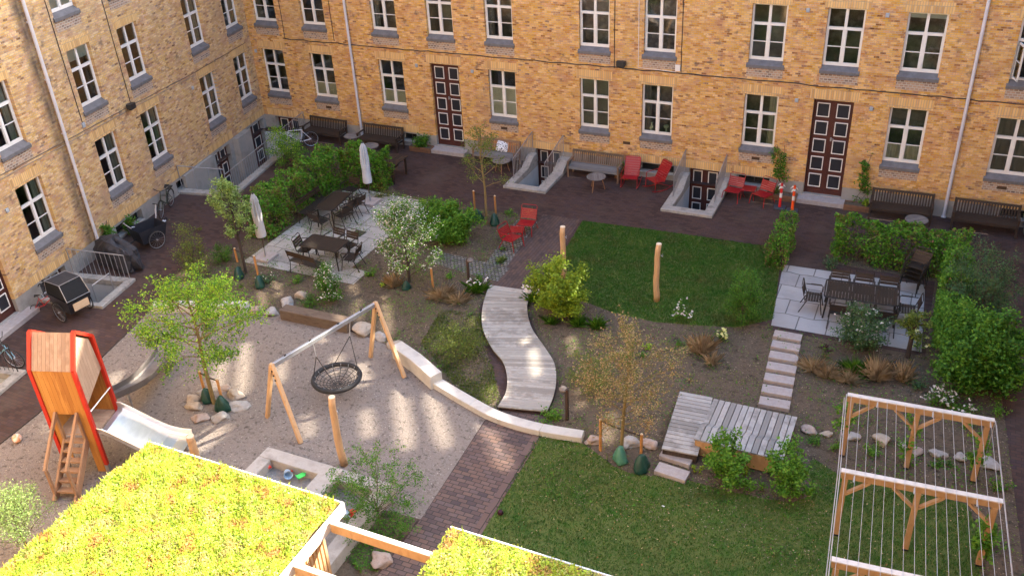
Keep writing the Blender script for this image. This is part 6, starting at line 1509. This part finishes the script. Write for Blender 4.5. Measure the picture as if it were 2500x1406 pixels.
# shrubs
tree('shrub', 'thin yellow-green shrub between the paving and the bright tree', 'shrub', 480, 672, 1.9, .55, .1, LG4, M_bark, 14, nl=16, nt=7, per=11, size=.05, jit=.06, tr=.025, up=1.6, prof=lambda t: 1-.5*t)
tree('shrub', 'dense yellow-green maple bush beside the left log post', 'shrub', 1365, 765, 1.75, .82, .12, LG9, M_bark, 15, nl=24, nt=10, per=26, size=.075, jit=.07, tr=.03, up=.75, tl=.4, limb_leaf=30)
tree('shrub', 'broad green shrub between the blossom tree and the slim tree', 'shrub', 1105, 590, 1.35, .80, .08, LG1, M_bark, 16, nl=20, nt=9, per=24, size=.085, jit=.08, tr=.022, up=.7, tl=.4, limb_leaf=26)
tree('shrub', 'smaller green shrub right behind the white blossom tree', 'shrub', 1060, 560, 1.1, .55, .08, LG1, M_bark, 17, nl=14, nt=8, per=20, size=.08, jit=.07, tr=.02, up=.8)
tree('shrub', 'upright green shrub at the right corner of the upper lawn', 'shrub', 1810, 790, 1.75, .50, .1, LG2, M_bark, 18, nl=18, nt=8, per=15, size=.05, jit=.06, tr=.022, up=1.5, prof=lambda t: 1-.55*t)
tree('shrub', 'bright arching shrub in the corner by the light court', 'shrub', 720, 408, 1.55, .75, .1, LG1, M_bark, 19, nl=16, nt=8, per=18, size=.055, jit=.07, tr=.022, up=.9, lean=(-.75, .2), second=(LG3, .3))
tree('shrub', 'white-dotted shrub below the long right table', 'shrub', 2095, 850, 1.25, .62, .1, LG8, M_bark, 20, nl=18, nt=8, per=18, size=.06, jit=.06, tr=.025, up=.8, flowers=(M_petal, .035, .05))
tree('shrub', 'white-dotted upright shrub in front of the dining table with the bench', 'shrub', 805, 735, 1.35, .42, .1, LG2, M_bark, 21, nl=14, nt=7, per=15, size=.055, jit=.05, tr=.02, up=1.5, flowers=(M_petal, .09, .045), prof=lambda t: 1.1-.7*t)
tree('shrub', 'small-leaved airy bush between the brick path and the sandpit', 'shrub', 925, 1265, 1.75, 1.0, .1, LG2, M_bark, 22, nl=26, nt=8, per=16, size=.040, jit=.035, tr=.025, up=1.1, prof=lambda t: 1.15-.55*t, tl=.45, second=(LG9, .06))
tree('shrub', 'leafy young shrub in front of the left half of the lounging bench', 'shrub', 1776, 1180, 1.3, .48, .12, LG1, M_bark, 23, nl=13, nt=7, per=15, size=.075, jit=.05, tr=.02, up=1.0, lean=(-.15, .1), prof=lambda t: 1.1-.5*t)
tree('shrub', 'leafy young shrub in front of the right end of the lounging bench', 'shrub', 1925, 1215, 1.4, .50, .15, LG1, M_bark, 24, nl=13, nt=7, per=14, size=.075, jit=.05, tr=.02, up=1.0, lean=(-.2, .15), prof=lambda t: 1.1-.5*t)
tree('shrub', 'grey-green shrub standing at the outer right of the patio hedge', 'shrub', 2375, 800, 2.5, .85, .3, LG8, M_bark, 25, nl=24, nt=10, per=24, size=.05, jit=.09, tr=.04, up=1.0, limb_leaf=24)
tree('shrub', 'largest dark green bush at the right edge of the garden', 'shrub', 2380, 945, 1.95, 1.0, .2, LG2, M_bark, 26, nl=30, nt=11, per=30, size=.085, jit=.1, tr=.045, up=.75, limb_leaf=36, second=(LG1, .3))
tree('shrub', 'soft green shrub between the right patio hedge and the dark bush', 'shrub', 2335, 872, 1.6, .62, .2, LG1, M_bark, 27, nl=22, nt=9, per=26, size=.055, jit=.09, tr=.03, up=.8, limb_leaf=26)
tree('small_tree', 'leaf tuft on the dark upright stump by the right patio', 'tree', 2215, 872, 1.35, .36, .45, LG4, M_barkd, 28, nl=9, nt=6, per=12, size=.07, jit=.05, tr=.07, up=1.0)
tree('shrub', 'thin green shrub hiding the foot of the bronze-leaved tree', 'shrub', 1440, 950, 1.2, .55, .1, LG4, M_bark, 29, nl=14, nt=7, per=12, size=.045, jit=.07, tr=.018, up=1.0)
tree('shrub', 'low thin green bush on the slope right of the raised seat block', 'shrub', 1120, 870, .95, .75, .05, LG4, M_bark, 30, nl=18, nt=7, per=12, size=.04, jit=.08, tr=.015, up=.6)
tree('conifer', 'pale green conifer tip in the lower left corner', 'tree', 20, 1350, 1.3, .75, .1, LG10, M_bark, 31, nl=26, nt=9, per=16, size=.04, jit=.06, tr=.03, up=1.1, pos=(-8.35, -22.9, 0), prof=lambda t: 1.15-.9*t, asp=.4)
tree('shrub', 'sunlit green shoots rising beside the roof at the brick path', 'shrub', 1160, 1305, 1.5, .35, .2, LG9, M_bark, 32, nl=6, nt=4, per=12, size=.045, jit=.03, tr=.014, up=2.4, pos=(.75, -20.75, 0), tl=.6)
tree('shrub', 'small dark shrub between the pear tree and the left hedge', 'shrub', 545, 640, .6, .35, .05, LG2, M_bark, 33, nl=10, nt=6, per=12, size=.045, jit=.05, tr=.012)
# climbers on the far wall
def climber(label, x, y, H, seed, w_=.3, mat=None):
    t = thing('climbing_plant', label, 'climber', (x, y, 0), 0, 'climbers on the far wall'); rs = np.random.RandomState(seed); m = MB(); L_ = []
    for k in range(3):
        q = [Vector((rs.uniform(-.15, .15), 0, .15))]
        while q[-1].z < H*rs.uniform(.7, 1.0): q.append(q[-1]+Vector((rs.uniform(-.13, .13), rs.uniform(-.02, .02), .2)))
        m.tube(q, .009, 4, False); L_.append(q)
    m.build('stems', M_bark, t); P = leafpts(L_, 330, .055, rs, 0); k = (np.sin(P[:, 2]*4+seed)+np.sin(P[:, 2]*9+P[:, 0]*6)) > -.5; P = P[k]; P[:, 1] -= .04; P[:, 0] += rs.normal(size=len(P))*w_*.28*(.5+.5*np.sin(P[:, 2]*3))
    quads('leaves', P, .075, mat or LG2, t, rs, asp=.7)
climber('green climber growing behind the barrier posts', 3.1, -.22, 2.1, 3, .3); climber('tall green climber right of the right red door', 5.85, -.22, 2.25, 4, .42)
climber('tangled climber at the left wing behind the tarpaulin', *LW(-11.9, .2)[:2], 1.1, 6, .6); climber('sprig growing over the cellar window of the left wing', *LW(-10.8, .35)[:2], .7, 7, .4)
for i, (x, y, lab, R, H_, mt, n) in enumerate([(-11.35, -.45, 'dark green leaves filling the planter left of the left red door', .42, .55, LG2, 1100), (-2.62, -.42, 'grassy green leaves filling the small planter', .24, .5, LG2, 600), (3.0, -.42, 'sparse leaves in the planter behind the barrier posts', .2, .35, LG4, 160), (6.1, -.45, 'small leaves in the planter under the tall climber', .2, .3, LG9, 200)]):
    herb('planter_plant', lab, 'plant', 0, 0, R, H_, n, mt, 60+i, .07, pos=(x, y, 0)).location.z = .18
# hedges
hedge('long left arm of the beech hedge beside the left patio', -13.15, -12.45, -9.3, -4.35, 1.5, 2, 17000, size=.08)
hedge('short arm of the beech hedge behind the left patio', -12.45, -10.75, -4.5, -3.8, 1.55, 3, 8500, copper=.05, size=.08)
hedge('narrow clipped hedge block at the upper right corner of the lawn', 3.82, 4.25, -5.55, -3.6, 1.18, 5, 5200, copper=.3, size=.062)
hedge('arm of the beech hedge between the right patio and the round side table', 5.55, 9.15, -4.45, -3.8, 1.32, 7, 12000, copper=.06)
hedge('right arm of the beech hedge beside the stacked chairs', 8.72, 9.35, -8.3, -4.45, 1.25, 8, 9000, LG1, copper=.02)
# vines on the pergola posts
def vine(label, x, y, z0, z1, seed, n=260):
    rs = np.random.RandomState(seed); t = thing('vine', label, 'climber', (x, y, 0), 0, 'vines on the pergola posts'); q = [(.10*math.cos(k*1.1), .10*math.sin(k*1.1), z0+(z1-z0)*k/9) for k in range(10)]
    m = MB(); m.tube([(.1, 0, 0)]+q, .008, 4, False); m.build('stem', M_bark, t); P = leafpts([[Vector(v) for v in q]], n, .075, rs, 0); quads('leaves', P, .085, LG1, t, rs, asp=.7)
vine('vine on the far left pergola post', 7.02, -13.5, .6, 1.3, 1); vine('vine on the far middle pergola post', 8.43, -13.42, .1, 1.4, 2); vine('vine on the far right pergola post', 9.8, -13.3, .3, 1.2, 3, 300); vine('vine on the second right pergola post', 9.98, -15.9, .35, 1.1, 4, 480)
# grasses and perennials
GG = 'dry ornamental grasses'
for i, (u, v, lab, R, H_, n) in enumerate([(962, 700, 'dry straw grass at the left foot of the blossom tree', .28, .55, 170), (1078, 728, 'dry straw grass left of the white daffodils', .42, .45, 260), (1120, 738, 'dry straw grass leaning toward the boardwalk', .38, .4, 200), (1712, 862, 'dry straw grass in the middle of the bed under the upper lawn', .33, .7, 260), (1738, 890, 'thinner dry grass just in front of the one under the lawn', .25, .5, 110),
      (1985, 905, 'dry grass at the left end of the row below the right patio', .34, .5, 170), (2020, 920, 'dry grass second in the row below the right patio', .3, .5, 170), (2068, 930, 'low spreading dry grass in front of the green strappy leaves', .36, .42, 200), (2140, 925, 'tall dry grass right of the green strappy leaves', .38, .75, 260), (2203, 930, 'upright dry grass at the right end of the row', .26, .75, 200)]):
    clump('dry_grass', lab, 'grass tuft', u, v, R, H_, n, M_straw, 100+i, .008, 1.1, GG)
GP = 'green strappy perennials'
for i, (u, v, lab, R, H_, n, fl_) in enumerate([(1165, 712, 'strappy green leaves with white flowers beside the boardwalk top', .42, .45, 170, (M_petal, 9, .07, .45)), (1412, 795, 'green strappy tuft in front of the maple bush', .3, .4, 110, None), (1455, 800, 'green strappy tuft behind the bronze-leaved tree', .3, .4, 110, None), (2085, 912, 'wide green strappy leaves amid the dry grasses', .42, .5, 180, None), (1222, 640, 'pale strappy tuft on the cobbled strip', .2, .28, 70, None),
      (1300, 735, 'white daffodils at the left of the maple bush', .3, .42, 90, (M_petal, 16, .085, .45)), (1345, 790, 'green leaves under the maple bush', .28, .3, 90, None)]):
    clump('strappy_perennial', lab, 'plant', u, v, R, H_, n, LG1 if i != 4 else LG10, 130+i, .022, 1.0, GP, fl_)
for i, (u, v, lab, R, H_, n, mt, fl_) in enumerate([(1655, 775, 'white-flowered plant at the edge of the upper lawn', .45, .45, 380, LG2, (M_petal, .10, .055)), (1758, 830, 'pale yellow flowers on a dark leafy plant below the lawn', .24, .4, 200, LG2, (M_petaly, .09, .08)), (2240, 850, 'pale yellow tulips beside the dark stump', .4, .45, 300, LG1, (M_petaly, .035, .09)), (2330, 1000, 'daisy bush left under the pergola beam', .5, .5, 500, LG2, (M_petal, .13, .05)),
      (2010, 875, 'dark maroon tulips left of the dry grass row', .22, .45, 60, LG2, (M_petald, .5, .05)), (2280, 985, 'white-flowered bush behind the first pergola beam', .42, .5, 420, LG2, (M_petal, .13, .05)), (655, 690, 'small-leaved plant with white dots right of the green bag', .42, .4, 420, LG8, (M_petal, .03, .04)), (820, 730, 'light green feathery plant by the oak beam seat', .34, .3, 380, LG1, None), (760, 742, 'dark groundcover behind the oak beam seat', .5, .22, 420, LG2, None),
      (1345, 1025, 'bright green fern at the end of the boardwalk', .42, .3, 420, LG1, None), (2030, 655, 'blue-green low shrub at the left end of the right hedge', .34, .35, 320, LG8, None), (930, 480, 'low leafy plants behind the blue parasol', .5, .22, 360, LG4, None), (1700, 1100, 'low leafy plant at the corner of the lounging bench', .2, .3, 100, LG1, None), (1702, 1155, 'small yellow-green tuft in front of the deck', .16, .3, 110, LG9, None),
      (1820, 1160, 'thin yellowish sprout in front of the lounging bench', .12, .4, 60, LG9, None), (1860, 1195, 'small green sprout at the mulch edge', .15, .3, 70, LG1, None), (560, 700, 'small pale rosette in the soil by the slender tree', .14, .12, 60, LG1, None), (590, 702, 'small pale rosette next to the slender tree bag', .12, .12, 50, LG1, None), (730, 690, 'green tuft in front of the dining bench', .22, .25, 180, LG1, None),
      (905, 670, 'green leaves in the bed right of the left patio', .35, .25, 280, LG1, None), (935, 700, 'bright rosette in the bed left of the blossom tree', .16, .15, 90, LG3, None), (1100, 680, 'green rosettes left of the garden lamp', .28, .2, 160, LG1, None), (1225, 610, 'small tuft between the red chairs and the lamp', .2, .2, 110, LG2, None), (1170, 690, 'fine dark grassy plant by the garden lamp', .32, .25, 220, LG2, None), (1580, 855, 'lime-green plant in the bed behind the bronze tree', .16, .2, 100, LG3, None),
      (1570, 870, 'green plant next to the lime-green one', .14, .2, 80, LG1, None), (1530, 870, 'small tuft under the bronze crown', .16, .2, 70, LG2, None), (1660, 845, 'green sprout left of the tall dry grass', .18, .25, 90, LG2, None), (2090, 985, 'yellow-green low mat above the pergola', .4, .08, 160, LG9, None), (2290, 900, 'green leaves below the tulips', .3, .25, 200, LG1, None), (2240, 945, 'dark leafy tuft right of the dry grass row', .3, .3, 240, LG8, None),
      (2360, 1045, 'green leaves beside the right pergola post', .35, .3, 240, LG1, None), (2430, 1010, 'leafy weeds along the right path', .35, .3, 220, LG1, None), (2440, 1200, 'leafy plants outside the right pergola posts', .3, .35, 260, LG1, None), (2420, 1340, 'leafy plants at the foot of the second right post', .35, .35, 300, LG1, None), (1990, 1085, 'green plant between deck and boulder row', .3, .25, 240, LG2, None), (2040, 1090, 'green plants under the tan boulder', .32, .2, 220, LG1, None),
      (2130, 1100, 'leafy plants in front of the flat tan boulder', .34, .2, 240, LG1, None), (2300, 1135, 'green plants in front of the wide grey boulder', .34, .2, 220, LG2, None), (905, 1325, 'green sprigs above the big boulder', .22, .25, 110, LG1, None), (875, 1390, 'leafy weeds left of the big boulder', .22, .2, 90, LG2, None), (1290, 520, 'fine tuft behind the right red chair', .2, .2, 110, LG2, None), (1240, 525, 'low green plants behind the red chairs', .3, .15, 160, LG1, None),
      (490, 560, 'weeds along the rim of the light court', .2, .12, 50, LG4, None)]):
    herb('perennial', lab, 'plant', u, v, R, H_, n, mt, 160+i, .05, 'leafy perennials in the beds', fl_)
# stuff: ground cover, lawn blades, litter
def in_poly(P, poly):
    x, y = P[:, 0], P[:, 1]; c_ = np.zeros(len(P), bool); n = len(poly)
    for i in range(n):
        x1, y1 = poly[i][0], poly[i][1]; x2, y2 = poly[(i+1) % n][0], poly[(i+1) % n][1]; k = ((y1 > y) != (y2 > y)); c_ ^= k & (x < (x2-x1)*(y-y1)/(y2-y1+1e-12)+x1)
    return c_
def scatter(poly, n, seed):
    rs = np.random.RandomState(seed); xs = [p[0] for p in poly]; ys = [p[1] for p in poly]; P = np.column_stack([rs.uniform(min(xs), max(xs), n), rs.uniform(min(ys), max(ys), n)]); return P[in_poly(P, poly)], rs
def field(P, s): return (np.sin(P[:, 0]*1.7*s+P[:, 1]*.9*s)+np.sin(P[:, 1]*2.3*s-P[:, 0]*1.1*s+1)+np.sin(P[:, 0]*4.3*s+2)+np.sin(P[:, 1]*5.1*s+P[:, 0]*3*s))/4
for poly, n, sd, lab in ((l1, 90000, 1, 'short grass of the upper lawn'), (l2, 110000, 2, 'short grass of the lower lawn')):
    P, rs = scatter(poly, n, sd); D = rs.normal(size=(len(P), 3))*.018; D[:, 2] = rs.uniform(.02, .05, len(P)); o = blades('lawn_grass', np.column_stack([P, np.full(len(P), .012)]), D, .010, M_blade, None, rs); tag(o, lab, 'grass', None, 'stuff')
for poly, n, sd, lab in ((soilA, 46000, 3, 'low weeds and seedlings over the left beds'), (soilB, 62000, 4, 'low weeds and seedlings over the right beds')):
    P, rs = scatter(poly, n, sd); k = field(P, 1.2)+rs.normal(size=len(P))*.3 > .05; Q = P[k]; o = quads('ground_cover', np.column_stack([Q, rs.uniform(.012, .06, len(Q))]), .040, LG4, None, rs, up=1); tag(o, lab, 'weeds', None, 'stuff')
    P, rs = scatter(poly, n//2, sd+90); k = field(P, .9)+.5*field(P[:, ::-1], 3.1)+rs.normal(size=len(P))*.12 > .20; Q = P[k]; o = quads('ground_cover', np.column_stack([Q, rs.uniform(.02, .17, len(Q))]), .055, LG2, None, rs, up=.8); tag(o, 'leafy green patches spreading through the '+('left' if sd == 3 else 'right')+' beds', 'ground cover', None, 'stuff')
    P, rs = scatter(poly, n//2, sd+50); o = quads('leaf_litter', np.column_stack([P, np.full(len(P), .016)]), .035, pm('litter', (.09, .06, .035), (.42, .33, .22), 9, .9, island=.9, c3=(.2, .14, .09)), None, rs, up=3); tag(o, 'dead leaves and bark chips scattered over the beds, '+('left' if sd == 3 else 'right')+' part', 'leaf litter', None, 'stuff')
# greener slope left of the boardwalk
sl_ = [(-4.6, -11.2), (-3.3, -11.0), (-2.2, -12.8), (-1.15, -14.5), (-1.3, -15.1), (-2.6, -14.3), (-4.3, -13.0)]
P, rs = scatter(sl_, 30000, 9); k = field(P, 1)+rs.normal(size=len(P))*.45 > .1; P = P[k]; D = rs.normal(size=(len(P), 3))*.03; D[:, 2] = rs.uniform(.02, .07, len(P)); o = blades('ground_cover', np.column_stack([P, np.full(len(P), .006)]), D, .012, LG4, None, rs); tag(o, 'thin patchy grass on the slope left of the boardwalk', 'grass', None, 'stuff')
P, rs = scatter([(-1.8, -19.05), (-1.0, -19.0), (-1.0, -20.6), (-1.8, -20.6)], 1500, 10); o = quads('ground_cover', np.column_stack([P, rs.uniform(.01, .09, len(P))]), .045, LG2, None, rs, up=1); tag(o, 'low green cover under the airy bush', 'weeds', None, 'stuff')
P, rs = scatter(l2, 1500, 12); o = quads('fallen_leaves', np.column_stack([P, np.full(len(P), .05)]), .035, pm('fallen_leaf', (.30, .14, .05), (.48, .36, .18), 9, .9, island=.9), None, rs, up=3); tag(o, 'fallen brown leaves on the lower lawn', 'leaf litter', None, 'stuff')
P, rs = scatter([(p[0], p[1]) for p in gr], 14000, 13); P = P[P[:, 1] > -22]; o = quads('pebbles', np.column_stack([P, np.full(len(P), .012)]), .03, pm('pebble', (.14, .12, .10), (.42, .38, .33), 20, .9, island=.9), None, rs, up=2, asp=.8); tag(o, 'loose pebbles on the playground gravel', 'pebbles', None, 'stuff')
